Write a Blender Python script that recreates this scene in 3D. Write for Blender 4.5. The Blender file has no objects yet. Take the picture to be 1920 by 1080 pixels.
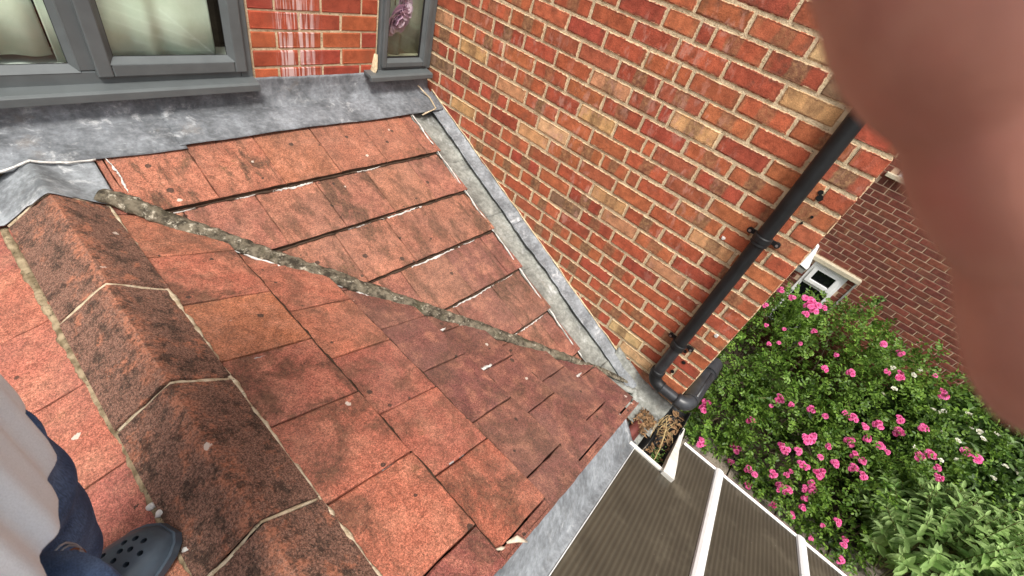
import bpy, bmesh, math, random
import numpy as np
from mathutils import Vector, Matrix, noise as mn

# ------------------------------------------------------------------ scene, camera, light
S = bpy.context.scene
COL = S.collection
CZ = 4.3                      # height of the camera (survey origin) above the garden ground
AX = ((0.64539792, -0.72101116, 0.25219919),      # camera right
      (-0.3728794, -0.58554676, -0.71978882),     # camera down
      (0.66665019, 0.37051033, -0.64676087))      # camera forward
cam_d = bpy.data.cameras.new('camera'); cam = bpy.data.objects.new('camera', cam_d); COL.objects.link(cam)
r, d, f = (Vector(a).normalized() for a in AX)
m = Matrix.Identity(4)
for i in range(3):
    m[i][0], m[i][1], m[i][2] = r[i], -d[i], -f[i]
m[2][3] = CZ
cam.matrix_world = m
cam_d.sensor_width = 36.0
cam_d.lens = 36.0 * 815.08 / 1920.0
cam_d.clip_start = 0.004; cam_d.clip_end = 400
cam_d.dof.use_dof = True; cam_d.dof.focus_distance = 2.0; cam_d.dof.aperture_fstop = 11.0
S.camera = cam

SUN_EL, SUN_AZ = math.radians(60), math.radians(222)   # azimuth from +Y towards +X
world = bpy.data.worlds.new('World'); S.world = world; world.use_nodes = True
wn = world.node_tree
bg = wn.nodes['Background']
sky = wn.nodes.new('ShaderNodeTexSky'); sky.sky_type = 'NISHITA'; sky.sun_disc = False
sky.sun_elevation = SUN_EL; sky.sun_rotation = SUN_AZ
sky.air_density = 1.0; sky.dust_density = 4.0; sky.ozone_density = 1.0
hs = wn.nodes.new('ShaderNodeHueSaturation'); hs.inputs['Saturation'].default_value = 0.28
wn.links.new(sky.outputs[0], hs.inputs['Color']); wn.links.new(hs.outputs[0], bg.inputs[0])
bg.inputs[1].default_value = 0.13
sun_d = bpy.data.lights.new('sun', 'SUN'); sun_d.energy = 2.3; sun_d.angle = math.radians(15); sun_d.color = (1.0, 0.95, 0.88)
sun = bpy.data.objects.new('sun', sun_d); COL.objects.link(sun)
sv = Vector((math.sin(SUN_AZ) * math.cos(SUN_EL), math.cos(SUN_AZ) * math.cos(SUN_EL), math.sin(SUN_EL)))
sun.rotation_euler = sv.to_track_quat('Z', 'Y').to_euler(); sun.location = sv * 20
S.view_settings.view_transform = 'Standard'; S.view_settings.look = 'None'
S.view_settings.gamma = 1; S.view_settings.use_curve_mapping = False
S.view_settings.exposure = 0.62
S.cycles.use_denoising = True
S.cycles.max_bounces = 7; S.cycles.transparent_max_bounces = 8

rng = random.Random(7)
# ------------------------------------------------------------------ object helpers
WL = {}                       # world location of every object that parents something
def W(p): return Vector((p[0], p[1], p[2] + CZ))
def link(o, org, parent):
    COL.objects.link(o); w = W(org); WL[o] = w
    if parent is not None:
        o.parent = parent; o.location = w - WL[parent]
    else:
        o.location = w
    return o
def tag(o, label, cat, group=None, kind=None):
    if label: o['label'] = label
    if cat: o['category'] = cat
    if group: o['group'] = group
    if kind: o['kind'] = kind
    return o
def empty(name, org, label=None, cat=None, group=None, parent=None):
    o = bpy.data.objects.new(name, None); o.empty_display_size = 0.1
    link(o, org, parent); tag(o, label, cat, group); return o
def meshdata(name, V, F, mat, smooth=False):
    me = bpy.data.meshes.new(name); me.from_pydata([tuple(map(float, v)) for v in V], [], F); me.update()
    if mat: me.materials.append(mat)
    if smooth: me.polygons.foreach_set('use_smooth', [True] * len(me.polygons))
    return me
def mk(name, V, F, mat, parent=None, org=None, smooth=False, color=None):
    V = np.asarray(V, float)
    if org is None:
        org = ((V[:, 0].min() + V[:, 0].max()) / 2, (V[:, 1].min() + V[:, 1].max()) / 2, V[:, 2].min())
    o = bpy.data.objects.new(name, meshdata(name, V - np.asarray(org), F, mat, smooth))
    link(o, org, parent)
    if color: o.color = color
    return o
def put(name, me, org, parent=None, rot=(0, 0, 0), scale=(1, 1, 1), color=None):
    o = bpy.data.objects.new(name, me); link(o, org, parent); o.rotation_euler = rot; o.scale = scale
    if color: o.color = color
    return o
def bevel(o, w, seg=2):
    b = o.modifiers.new('bevel', 'BEVEL'); b.width = w; b.segments = seg; b.limit_method = 'ANGLE'; return o
class MB:
    """collects shapes into one mesh"""
    def __init__(s): s.V = []; s.F = []
    def add(s, V, F):
        n = len(s.V); s.V += [tuple(v) for v in V]; s.F += [tuple(i + n for i in f) for f in F]
    def box(s, a, b):
        (x0, y0, z0), (x1, y1, z1) = a, b
        x0, x1 = min(x0, x1), max(x0, x1); y0, y1 = min(y0, y1), max(y0, y1); z0, z1 = min(z0, z1), max(z0, z1)
        s.add([(x0,y0,z0),(x1,y0,z0),(x1,y1,z0),(x0,y1,z0),(x0,y0,z1),(x1,y0,z1),(x1,y1,z1),(x0,y1,z1)],
              [(3,2,1,0),(4,5,6,7),(0,1,5,4),(1,2,6,5),(2,3,7,6),(3,0,4,7)]); return s
    def tube(s, pts, rad, n=10, cap=True, flat=1.0, jit=0.0, seed=0):
        pts = [Vector(p) for p in pts]; k = len(pts)
        up = Vector((0, 0, 1)); rings = []
        for i, p in enumerate(pts):
            t = (pts[min(i + 1, k - 1)] - pts[max(i - 1, 0)]).normalized()
            a = t.cross(up)
            if a.length < 1e-3: a = t.cross(Vector((0, 1, 0)))
            a.normalize(); b = a.cross(t).normalized()
            R = rad[i] if isinstance(rad, (list, tuple)) else rad
            ring = []
            for j in range(n):
                th = 2 * math.pi * j / n
                q = 1.0
                if jit: q += jit * mn.noise((p + Vector((math.cos(th), math.sin(th), seed)) * 0.7) * 14) + jit * .6 * mn.noise((p + Vector((math.cos(th), math.sin(th), seed + 3.)) * .05) * 70)
                ring.append(p + a * (math.cos(th) * R * q) + b * (math.sin(th) * R * flat * q))
            rings.append(ring)
        V = [v for rg in rings for v in rg]; F = []
        for i in range(k - 1):
            for j in range(n):
                j2 = (j + 1) % n
                F.append((i*n + j, i*n + j2, (i+1)*n + j2, (i+1)*n + j))
        if cap: F.append(tuple(range(n - 1, -1, -1))); F.append(tuple((k-1)*n + j for j in range(n)))
        s.add(V, F); return s
    def build(s, name, mat, parent=None, org=None, smooth=False, color=None):
        return mk(name, s.V, s.F, mat, parent, org, smooth, color)
def grid(fn, nu, nv):
    """surface from fn(u, v), u v in 0..1"""
    V = [fn(i / nu, j / nv) for i in range(nu + 1) for j in range(nv + 1)]
    F = [(i*(nv+1)+j, (i+1)*(nv+1)+j, (i+1)*(nv+1)+j+1, i*(nv+1)+j+1) for i in range(nu) for j in range(nv)]
    return V, F
def thick(V, F, t, nrm=(0, 0, -1)):
    """give an open sheet a thickness t along nrm"""
    n = len(V); nv = Vector(nrm) * t
    V2 = [Vector(v) for v in V] + [Vector(v) + nv for v in V]
    F2 = list(F) + [tuple(i + n for i in reversed(q)) for q in F]
    cnt = {}
    for q in F:
        for i in range(len(q)):
            e = (q[i], q[(i+1) % len(q)]); cnt[e] = 1
    for (a, b) in list(cnt):
        if (b, a) not in cnt: F2.append((b, a, a + n, b + n))
    return V2, F2
def clip(poly, a, b, c):
    """keep the part of a 2-D polygon where a*u + b*v <= c"""
    out = []
    for i in range(len(poly)):
        p, q = poly[i], poly[(i + 1) % len(poly)]
        dp, dq = a*p[0] + b*p[1] - c, a*q[0] + b*q[1] - c
        if dp <= 0: out.append(p)
        if (dp < 0 < dq) or (dq < 0 < dp):
            t = dp / (dp - dq); out.append((p[0] + (q[0]-p[0])*t, p[1] + (q[1]-p[1])*t))
    return out

# ------------------------------------------------------------------ materials
class NT:
    def __init__(s, name, rough=0.8, spec=0.3):
        s.m = bpy.data.materials.new(name); s.m.use_nodes = True; s.t = s.m.node_tree
        s.b = s.t.nodes['Principled BSDF']; s.b.inputs['Roughness'].default_value = rough
        s.b.inputs['Specular IOR Level'].default_value = spec
        s._pos = None
    def n(s, typ, **kw):
        x = s.t.nodes.new('ShaderNode' + typ)
        for k, v in kw.items(): setattr(x, k, v)
        return x
    def L(s, a, b): s.t.links.new(a, b)
    def val(s, sock, v):
        if hasattr(v, 'links') or hasattr(v, 'is_linked'): s.L(v, sock)
        else: sock.default_value = v if not (isinstance(v, tuple) and len(v) == 3 and sock.type == 'RGBA') else (*v, 1)
    def pos(s):
        if s._pos is None: s._pos = s.n('NewGeometry').outputs['Position']
        return s._pos
    def objc(s): return s.n('TexCoord').outputs['Object']
    def oi(s, k): return s.n('ObjectInfo').outputs[k]
    def mapv(s, vec, scale=(1,1,1), loc=(0,0,0), rot=(0,0,0)):
        x = s.n('Mapping'); s.L(vec, x.inputs[0]); x.inputs['Scale'].default_value = scale
        x.inputs['Location'].default_value = loc; x.inputs['Rotation'].default_value = rot; return x.outputs[0]
    def noise(s, scale, detail=3, rough=.55, vec=None, dist=0):
        x = s.n('TexNoise'); s.L(vec or s.pos(), x.inputs['Vector']); x.inputs['Scale'].default_value = scale
        x.inputs['Detail'].default_value = detail; x.inputs['Roughness'].default_value = rough
        x.inputs['Distortion'].default_value = dist; return x.outputs['Fac']
    def voro(s, scale, out='Distance', vec=None, feature='F1'):
        x = s.n('TexVoronoi', feature=feature); s.L(vec or s.pos(), x.inputs['Vector']); x.inputs['Scale'].default_value = scale
        return x.outputs[out]
    def sep(s, vec):
        x = s.n('SeparateXYZ'); s.L(vec, x.inputs[0]); return x.outputs
    def math(s, op, a, b=0.0, clamp=False):
        x = s.n('Math', operation=op, use_clamp=clamp); s.val(x.inputs[0], a); s.val(x.inputs[1], b); return x.outputs[0]
    def step(s, x, lo, hi, a=0.0, b=1.0):
        y = s.n('MapRange', interpolation_type='SMOOTHSTEP'); s.val(y.inputs['Value'], x)
        y.inputs['From Min'].default_value = lo; y.inputs['From Max'].default_value = hi
        y.inputs['To Min'].default_value = a; y.inputs['To Max'].default_value = b; return y.outputs[0]
    def mix(s, fac, a, b, mode='MIX'):
        x = s.n('Mix', data_type='RGBA', blend_type=mode); s.val(x.inputs['Factor'], fac)
        s.val(x.inputs[6], a); s.val(x.inputs[7], b); return x.outputs[2]
    def mul(s, col, fac):   # colour times a scalar
        x = s.n('VectorMath', operation='SCALE'); s.val(x.inputs[0], col); s.val(x.inputs['Scale'], fac); return x.outputs[0]
    def bump(s, h, strength=.4, dist=.01):
        x = s.n('Bump'); x.inputs['Strength'].default_value = strength; x.inputs['Distance'].default_value = dist
        s.L(h, x.inputs['Height']); s.L(x.outputs[0], s.b.inputs['Normal'])
    def col(s, c): s.val(s.b.inputs['Base Color'], c)

def m_plain(name, c, rough=.6, spec=.4, var=.12, scale=30, metal=0.0, bump=0.0, bscale=200):
    t = NT(name, rough, spec)
    t.col(t.mul((*c, 1)[:3], t.step(t.noise(scale), .3, .7, 1 - var, 1 + var)))
    t.b.inputs['Metallic'].default_value = metal
    if bump: t.bump(t.noise(bscale), bump, .002)
    return t.m

def m_brick(name, eff=0.5, smear=True):
    t = NT(name, .85, .25)
    c = t.oi('Color')
    px = t.sep(t.objc())[0]; rnd = t.oi('Random')
    off = t.math('MULTIPLY', t.math('SUBTRACT', rnd, .5), .05)
    wob = t.math('MULTIPLY', t.math('SUBTRACT', t.noise(30), .5), .03)
    ax = t.math('ABSOLUTE', t.math('ADD', t.math('ADD', px, off), wob))
    band = t.math('MULTIPLY', t.step(ax, .026, .040, 1, 0), t.oi('Alpha'))
    c = t.mix(band, c, t.mix(t.step(t.noise(60), .4, .65), (.19, .105, .06), (.33, .20, .10)))
    edge = t.step(ax, .085, .1, 0, .35)
    c = t.mix(t.math('MULTIPLY', edge, t.step(t.noise(4), .45, .6)), c, (.30, .17, .08))
    c = t.mul(c, t.step(t.noise(22, 4), .25, .75, .72, 1.25))
    c = t.mul(c, t.step(t.noise(260, 2), .3, .7, .82, 1.15))
    soot = t.math('MULTIPLY', t.step(t.noise(9, 4, .65), .56, .72), .55)
    c = t.mix(soot, c, (.10, .055, .035))
    st = t.noise(1.0, 3, .6, t.mapv(t.pos(), (30, 30, 14)))
    rg = t.step(t.noise(2.3, 2), .50, .62)
    c = t.mix(t.math('MULTIPLY', t.math('MULTIPLY', t.step(st, .5, .66), rg), eff), c, (.62, .34, .27))
    if smear:
        o_ = t.sep(t.objc())
        ex = t.math('SUBTRACT', .1082, t.math('ABSOLUTE', o_[0])); ez = t.math('SUBTRACT', .0354, t.math('ABSOLUTE', o_[2]))
        e_ = t.math('ADD', t.math('MINIMUM', ex, ez), t.math('MULTIPLY', t.math('SUBTRACT', .52, t.noise(48, 5, .75)), .024))
        c = t.mix(t.step(e_, .0012, .0036, .85, 0), c, t.mix(t.step(t.noise(35, 4), .3, .7), (.56, .42, .25), (.72, .58, .37)))
        c = t.mix(t.math('MULTIPLY', t.math('MULTIPLY', t.step(e_, .003, .0055), t.step(e_, .006, .011, 1, 0)), .5), c, (.10, .045, .028))
    t.col(c); t.bump(t.math('ADD', t.noise(60, 4), t.math('MULTIPLY', t.noise(300, 2), .6)), .55, .004)
    return t.m

def m_brick_streak(name):
    """brick of the rear wall with a white run-down stain between the windows"""
    t = NT(name, .8, .3)
    c = t.mul(t.oi('Color'), t.step(t.noise(22, 4), .25, .75, .75, 1.2))
    c = t.mul(c, t.step(t.noise(260, 2), .3, .7, .85, 1.12))
    x = t.sep(t.pos())[0]
    st = t.noise(1.0, 3, .7, t.mapv(t.pos(), (95, 40, 3)))
    reg = t.math('MULTIPLY', t.step(x, 1.06, 1.12), t.step(x, 1.24, 1.33, 1, 0))
    c = t.mix(t.math('MULTIPLY', t.math('MULTIPLY', reg, t.step(st, .44, .60)), .75), c, (.68, .52, .50))
    c = t.mix(t.math('MULTIPLY', t.step(t.noise(11, 4, .6), .55, .7), .4), c, (.13, .05, .03))
    t.col(c); t.bump(t.noise(80, 4), .35, .003)
    return t.m

def m_mortar(name, a, b, dark=.5):
    t = NT(name, .95, .1)
    c = t.mix(t.step(t.noise(35, 4), .3, .7), a, b)
    c = t.mix(t.math('MULTIPLY', t.step(t.noise(90, 3, .7), .58, .7), dark), c, (.05, .045, .03))
    t.col(c); t.bump(t.noise(160, 4), .8, .006); return t.m

def m_tile(name, sx=(1, 1, 1), amt=.88, lo=.47):
    t = NT(name, .9, .2)
    al = t.oi('Alpha')
    c = t.oi('Color')
    c = t.mix(t.step(t.noise(11, 4, .65), .42, .72, 0, .55), c, (.50, .215, .135))
    c = t.mul(c, t.step(t.noise(420, 2, .75), .28, .72, .48, 1.6))
    c = t.mul(c, t.step(t.noise(170, 3, .75), .32, .68, .58, 1.45))
    c = t.mul(c, t.step(t.noise(38, 5, .72), .3, .7, .76, 1.22))
    c = t.mix(t.step(t.noise(3.1, 4, .6), .35, .68, .04, .30), c, t.mul((.155, .118, .098), t.step(t.noise(300, 2, .7), .3, .7, .7, 1.3)))
    stain = t.math('MULTIPLY', t.step(t.noise(6.5, 6, .70, t.mapv(t.pos(), sx), dist=.5), lo, lo + .17), al)
    c = t.mix(t.math('MULTIPLY', stain, amt), c, t.mix(t.step(t.noise(70, 4, .7), .4, .6), (.040, .028, .020), (.12, .072, .045)))
    moss = t.math('MULTIPLY', t.step(t.noise(17, 4, .6), .57, .7), t.math('MULTIPLY', t.step(t.noise(1.7), .52, .62), .55))
    c = t.mix(moss, c, (.075, .065, .025))
    v = t.n('TexVoronoi'); t.L(t.pos(), v.inputs['Vector']); v.inputs['Scale'].default_value = 14
    sub = t.step(t.sep(v.outputs['Color'])[0], .44, .48)
    siz = t.math('MULTIPLY', t.sep(v.outputs['Color'])[1], .13)
    ds = t.math('ADD', v.outputs['Distance'], t.math('MULTIPLY', t.math('SUBTRACT', t.noise(90), .5), .10))
    spot = t.math('MULTIPLY', t.math('LESS_THAN', ds, t.math('ADD', siz, .05)), sub)
    c = t.mix(t.math('MULTIPLY', spot, .85), c, (.045, .035, .028))
    v2 = t.n('TexVoronoi'); t.L(t.mapv(t.pos(), loc=(3.1, 1.7, 0)), v2.inputs['Vector']); v2.inputs['Scale'].default_value = 9
    sub2 = t.step(t.sep(v2.outputs['Color'])[0], .70, .72)
    d2 = t.math('ADD', v2.outputs['Distance'], t.math('MULTIPLY', t.math('SUBTRACT', t.noise(120), .5), .16))
    lich = t.math('MULTIPLY', t.math('LESS_THAN', d2, .075), sub2)
    c = t.mix(t.math('MULTIPLY', lich, .85), c, (.62, .56, .48))
    v3 = t.voro(210); c = t.mix(t.math('MULTIPLY', t.math('LESS_THAN', v3, .16), .5), c, (.62, .40, .28))
    t.col(c)
    t.bump(t.math('ADD', t.noise(420, 2, .7), t.math('MULTIPLY', t.noise(45, 4), 1.2)), .6, .003)
    return t.m

def m_ridge(name):
    t = NT(name, .92, .15)
    c = t.mix(t.step(t.noise(300, 2, .7), .3, .7), (.115, .068, .052), (.26, .138, .098))
    u = t.math('ABSOLUTE', t.sep(t.objc())[0])
    blot = t.noise(13, 6, .72)
    worn = t.math('MULTIPLY', t.step(t.math('ADD', u, t.math('MULTIPLY', t.math('SUBTRACT', t.noise(24, 5, .7), .5), .16)), .0, .045, 1, .0), t.step(t.noise(60, 5, .75), .38, .58))
    c = t.mix(t.math('MAXIMUM', t.math('MULTIPLY', worn, .85), t.step(blot, .54, .64, 0, .8)), c, (.40, .16, .095))
    c = t.mix(t.step(t.noise(22, 6, .75), .49, .62, 0, .8), c, (.050, .036, .028))
    c = t.mul(c, t.step(t.noise(150, 3, .7), .3, .7, .6, 1.5))
    c = t.mix(t.math('MULTIPLY', t.math('LESS_THAN', t.voro(170), .13), .6), c, (.5, .42, .34))
    v2 = t.n('TexVoronoi'); t.L(t.pos(), v2.inputs['Vector']); v2.inputs['Scale'].default_value = 10
    d2 = t.math('ADD', v2.outputs['Distance'], t.math('MULTIPLY', t.math('SUBTRACT', t.noise(140), .5), .14))
    c = t.mix(t.math('MULTIPLY', t.math('MULTIPLY', t.math('LESS_THAN', d2, .09), t.step(t.sep(v2.outputs['Color'])[0], .72, .74)), .85), c, (.66, .55, .47))
    t.col(c); t.bump(t.math('ADD', t.noise(330, 2, .7), t.noise(50, 5, .7)), .8, .004); return t.m

def m_lead(name, base=(.150, .160, .172), white=.60, brown=.35):
    t = NT(name, .62, .28)
    c = t.mul(base, t.step(t.noise(7, 5, .6), .25, .75, .6, 1.5))
    st = t.noise(1, 5, .7, t.mapv(t.pos(), (16, 60, 60), rot=(0, 0, .5)))
    c = t.mix(t.math('MULTIPLY', t.step(st, .52, .78), white * .4), c, (.60, .62, .63))
    wide = t.step(t.noise(3.4, 4, .6), .50, .64)
    c = t.mix(t.math('MULTIPLY', t.math('MULTIPLY', t.step(t.noise(17, 6, .72, dist=.5), .50, .70), wide), white), c, (.66, .67, .67))
    c = t.mul(c, t.step(t.noise(45, 4, .7), .3, .7, .75, 1.25))
    c = t.mix(t.math('MULTIPLY', t.step(t.noise(5.3, 5, .7), .58, .74), brown), c, (.20, .155, .11))
    t.col(c); t.bump(t.math('ADD', t.noise(18, 4), t.math('MULTIPLY', t.noise(120, 3), .3)), .35, .006)
    return t.m

def m_valley(name):
    t = NT(name, .95, .12)
    c = t.mix(t.step(t.noise(28, 5, .7), .35, .65), (.055, .046, .034), (.25, .215, .155))
    c = t.mix(t.step(t.noise(34, 5, .75), .55, .66, 0, .9), c, (.62, .56, .44))
    c = t.mix(t.step(t.noise(9, 4), .56, .7, 0, .5), c, (.06, .06, .028))
    t.col(c); t.bump(t.noise(90, 5, .75), 1.0, .012); return t.m

def m_glass(name):
    m = bpy.data.materials.new(name); m.use_nodes = True; t = m.node_tree; t.nodes.clear()
    out = t.nodes.new('ShaderNodeOutputMaterial'); mx = t.nodes.new('ShaderNodeMixShader')
    tr = t.nodes.new('ShaderNodeBsdfTransparent'); tr.inputs[0].default_value = (.93, .97, .94, 1)
    gl = t.nodes.new('ShaderNodeBsdfGlossy'); gl.inputs['Roughness'].default_value = .02
    lw = t.nodes.new('ShaderNodeLayerWeight'); pw = t.nodes.new('ShaderNodeMath'); pw.operation = 'POWER'; pw.inputs[1].default_value = 4
    t.links.new(lw.outputs['Facing'], pw.inputs[0])
    fr = t.nodes.new('ShaderNodeMath'); fr.operation = 'MULTIPLY_ADD'; fr.inputs[1].default_value = .8; fr.inputs[2].default_value = .05
    t.links.new(pw.outputs[0], fr.inputs[0]); t.links.new(fr.outputs[0], mx.inputs[0]); t.links.new(tr.outputs[0], mx.inputs[1]); t.links.new(gl.outputs[0], mx.inputs[2])
    t.links.new(mx.outputs[0], out.inputs[0]); return m

def m_poly(name):
    """bronze twin-wall polycarbonate: fine flutes run down the slope (world X)"""
    t = NT(name, .38, .5)
    y = t.sep(t.pos())[1]
    fl = t.math('SINE', t.math('MULTIPLY', y, 2 * math.pi / .021))
    c = t.mix(t.step(fl, -.6, .9), (.056, .047, .032), (.080, .068, .048))
    c = t.mul(c, t.step(t.noise(5, 3), .3, .7, .85, 1.15))
    c = t.mix(t.step(t.noise(3.2, 5, .7), .52, .75, 0, .45), c, (.20, .175, .125))
    c = t.mix(t.math('MULTIPLY', t.math('LESS_THAN', t.voro(16), .03), .5), c, (.5, .46, .38))
    t.col(c); t.bump(fl, .25, .002)
    return t.m

def m_leaf(name, a, b, rough=.45, trans=.25):
    t = NT(name, rough, .35)
    rd = t.n('NewGeometry').outputs['Random Per Island']
    c = t.mix(rd, a, b)
    c = t.mul(c, t.step(t.noise(3.2, 3), .3, .7, .7, 1.35))
    t.col(c)
    t.b.inputs['Subsurface Weight'].default_value = 0
    tb = t.n('BsdfTranslucent'); t.val(tb.inputs[0], c)
    mx = t.n('MixShader'); mx.inputs[0].default_value = trans
    t.L(t.b.outputs[0], mx.inputs[1]); t.L(tb.outputs[0], mx.inputs[2]); t.L(mx.outputs[0], t.t.nodes['Material Output'].inputs[0])
    return t.m

def m_petal(name, a, b):
    t = NT(name, .6, .25)
    c = t.mix(t.n('NewGeometry').outputs['Random Per Island'], a, b); t.col(c)
    tb = t.n('BsdfTranslucent'); t.val(tb.inputs[0], c); mx = t.n('MixShader'); mx.inputs[0].default_value = .25
    t.L(t.b.outputs[0], mx.inputs[1]); t.L(tb.outputs[0], mx.inputs[2]); t.L(mx.outputs[0], t.t.nodes['Material Output'].inputs[0])
    return t.m

def m_ground(name):
    t = NT(name, .95, .1)
    c = t.mix(t.step(t.noise(2.5, 5), .35, .65), (.085, .065, .045), (.15, .12, .085))
    c = t.mul(c, t.step(t.noise(60, 3), .3, .7, .7, 1.3)); t.col(c); t.bump(t.noise(40, 5), .8, .03); return t.m

def m_denim(name):
    t = NT(name, .85, .2)
    w = t.noise(1, 2, .5, t.mapv(t.pos(), (900, 900, 120)))
    c = t.mix(t.step(t.noise(14, 4), .3, .72), (.036, .068, .15), (.11, .175, .31))
    c = t.mul(c, t.step(w, .3, .7, .75, 1.35)); t.col(c); t.bump(w, .4, .0015); return t.m

def m_cloth(name, c0, c1):
    t = NT(name, .9, .15)
    w = t.noise(1, 2, .5, t.mapv(t.pos(), (900, 900, 900)))
    c = t.mix(t.step(t.noise(10, 3), .3, .7), c0, c1); c = t.mul(c, t.step(w, .3, .7, .93, 1.05)); t.col(c); t.bump(w, .25, .001); return t.m

def m_skin(name):
    t = NT(name, .5, .35)
    c = t.mix(t.step(t.noise(60, 4), .3, .7), (.44, .195, .145), (.54, .25, .19))
    c = t.mix(t.step(t.noise(28, 4), .45, .62, 0, .8), c, (.52, .15, .125))
    c = t.mix(t.step(t.noise(70, 4), .5, .7, 0, .5), c, (.62, .31, .23))
    t.col(c); t.b.inputs['Subsurface Weight'].default_value = .15; t.b.inputs['Subsurface Radius'].default_value = (.006, .002, .001)
    t.b.inputs['Subsurface Scale'].default_value = .5
    t.bump(t.noise(700, 3), .15, .001); return t.m

M = {}
M['brick'] = m_brick('old_red_brick', .45)
M['brickA'] = m_brick_streak('stained_red_brick')
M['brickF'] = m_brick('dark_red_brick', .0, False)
M['mortar'] = m_mortar('cream_mortar', (.50, .39, .245), (.70, .57, .38), .7)
M['mortarF'] = m_mortar('pinkish_mortar', (.50, .34, .24), (.58, .42, .30), .15)
M['mortarR'] = m_mortar('ridge_mortar', (.40, .31, .20), (.68, .57, .41), .75)
M['mortarL'] = m_mortar('dark_ridge_mortar', (.14, .105, .06), (.42, .33, .21), .9)
M['tile'] = m_tile('concrete_roof_tile', (1, 1, 1), .85, .44)
M['tile1'] = m_tile('streaked_roof_tile', (2.0, .75, .75), .85, .46)
M['tileedge'] = m_mortar('mossy_shaded_tile_edge', (.050, .032, .022), (.085, .055, .038), .7)  # dark colour holds moss and dirt plus the shadow under each tile step
M['ridge'] = m_ridge('weathered_ridge_tile')
M['valley'] = m_valley('mossy_valley_mortar')
M['lead'] = m_lead('lead')
M['leadpale'] = m_lead('pale_lead', (.20, .214, .226), .7, .3)
M['leadgreen'] = m_lead('stained_lead', (.235, .24, .215), .65, .5)
M['sealgrey'] = m_plain('grey_sealant', (.40, .37, .36), .8, .2, .3, 60, bump=.5)
M['sealant'] = m_plain('white_sealant', (.62, .60, .56), .7, .3, .2, 60, bump=.5)
M['upvc'] = m_plain('grey_window_plastic', (.100, .112, .114), .42, .45, .08, 12, bump=.08, bscale=400)
M['white'] = m_plain('white_plastic', (.86, .86, .85), .4, .5, .05, 9)
M['whiteold'] = m_plain('weathered_white_board', (.70, .68, .62), .7, .3, .16, 14, bump=.3, bscale=60)
M['black'] = m_plain('black_plastic', (.011, .012, .013), .5, .35, .25, 20)
M['blackgrey'] = m_plain('faded_black_plastic', (.030, .032, .036), .38, .5, .25, 20)
M['gasket'] = m_plain('black_gasket', (.008, .008, .008), .6, .3)
M['screw'] = m_plain('steel_screw', (.45, .45, .45), .35, .5, .1, 30, metal=1)
M['glass'] = m_glass('clear_glass')
M['darkglass'] = m_plain('dark_window_glass', (.006, .007, .008), .06, .6, .05)
M['curtain'] = m_cloth('pale_curtain_cloth', (.76, .80, .68), (.86, .88, .78))
M['curtain2'] = m_cloth('beige_curtain_cloth', (.40, .38, .31), (.50, .48, .40))
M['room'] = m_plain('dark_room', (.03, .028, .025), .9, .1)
M['poly'] = m_poly('bronze_polycarbonate')
M['stone'] = m_mortar('pale_stone', (.46, .40, .29), (.56, .50, .38), .15)
M['ground'] = m_ground('garden_soil')
M['slab'] = m_mortar('stone_slab', (.20, .17, .13), (.29, .25, .20), .3)
M['leaf'] = m_leaf('rose_leaf', (.055, .125, .016), (.18, .30, .045))
M['leaf2'] = m_leaf('pale_shrub_leaf', (.13, .24, .055), (.34, .48, .17), .6, .35)
M['leaf3'] = m_leaf('shrub_leaf', (.045, .10, .018), (.12, .21, .045))
M['stem'] = m_plain('green_stem', (.13, .13, .045), .7, .2, .25)
M['wood'] = m_plain('brown_stem', (.10, .075, .05), .85, .2, .3)
M['pink'] = m_petal('pink_petal', (.76, .055, .27), (.90, .26, .52))
M['whitepetal'] = m_petal('cream_petal', (.80, .78, .60), (.85, .84, .74))
M['lilac'] = m_petal('lilac_cloth_petal', (.48, .30, .42), (.74, .56, .66))
M['denim'] = m_denim('dark_blue_denim')
M['shirt'] = m_cloth('white_cotton', (.82, .87, .92), (.86, .91, .96))
M['clog'] = m_plain('slate_blue_foam', (.055, .074, .096), .5, .4, .2, 18, bump=.15, bscale=300)
M['thread'] = m_plain('pale_thread', (.32, .33, .36), .8, .2)
M['threadbrown'] = m_plain('brown_thread', (.20, .09, .045), .8, .2)
M['skin'] = m_skin('skin')
M['hair'] = m_plain('brown_hair', (.045, .028, .018), .6, .3)
M['litter'] = m_plain('dry_leaf_litter', (.22, .13, .065), .9, .2, .5, 45)
M['straw'] = m_plain('dry_straw', (.42, .31, .15), .85, .2, .3, 40)
M['terracotta'] = m_plain('dark_terracotta', (.13, .035, .028), .7, .3, .3, 20)
M['shell'] = m_plain('pale_shell', (.62, .52, .40), .5, .3, .2, 60)

# ------------------------------------------------------------------ survey of the place (metres, camera at the origin)
D, YA, XF = 2.05, 2.244, 6.963          # side wall plane x, rear wall plane y, neighbour's wall plane x
S1, K1 = .418, -1.977                   # upper slope   z = S1*y + K1
S2, K2 = -.41, -1.1055                  # lower slope   z = S2*x + K2
YE = -.135                              # free end of the side wall
GZ = -CZ                                # garden ground
def in_view(p, mx=60):
    q = [sum(a[i] * p[i] for i in range(3)) for a in AX]
    if q[2] < .05: return False
    u, v = 960 + 815 * q[0] / q[2], 540 + 815 * q[1] / q[2]
    return -mx < u < 1920 + mx and -mx < v < 1080 + mx
def vx(y): return (S1 * y + K1 - K2) / S2        # x of the valley for a given y
def vy(x): return (S2 * x + K2 - K1) / S1

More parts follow.
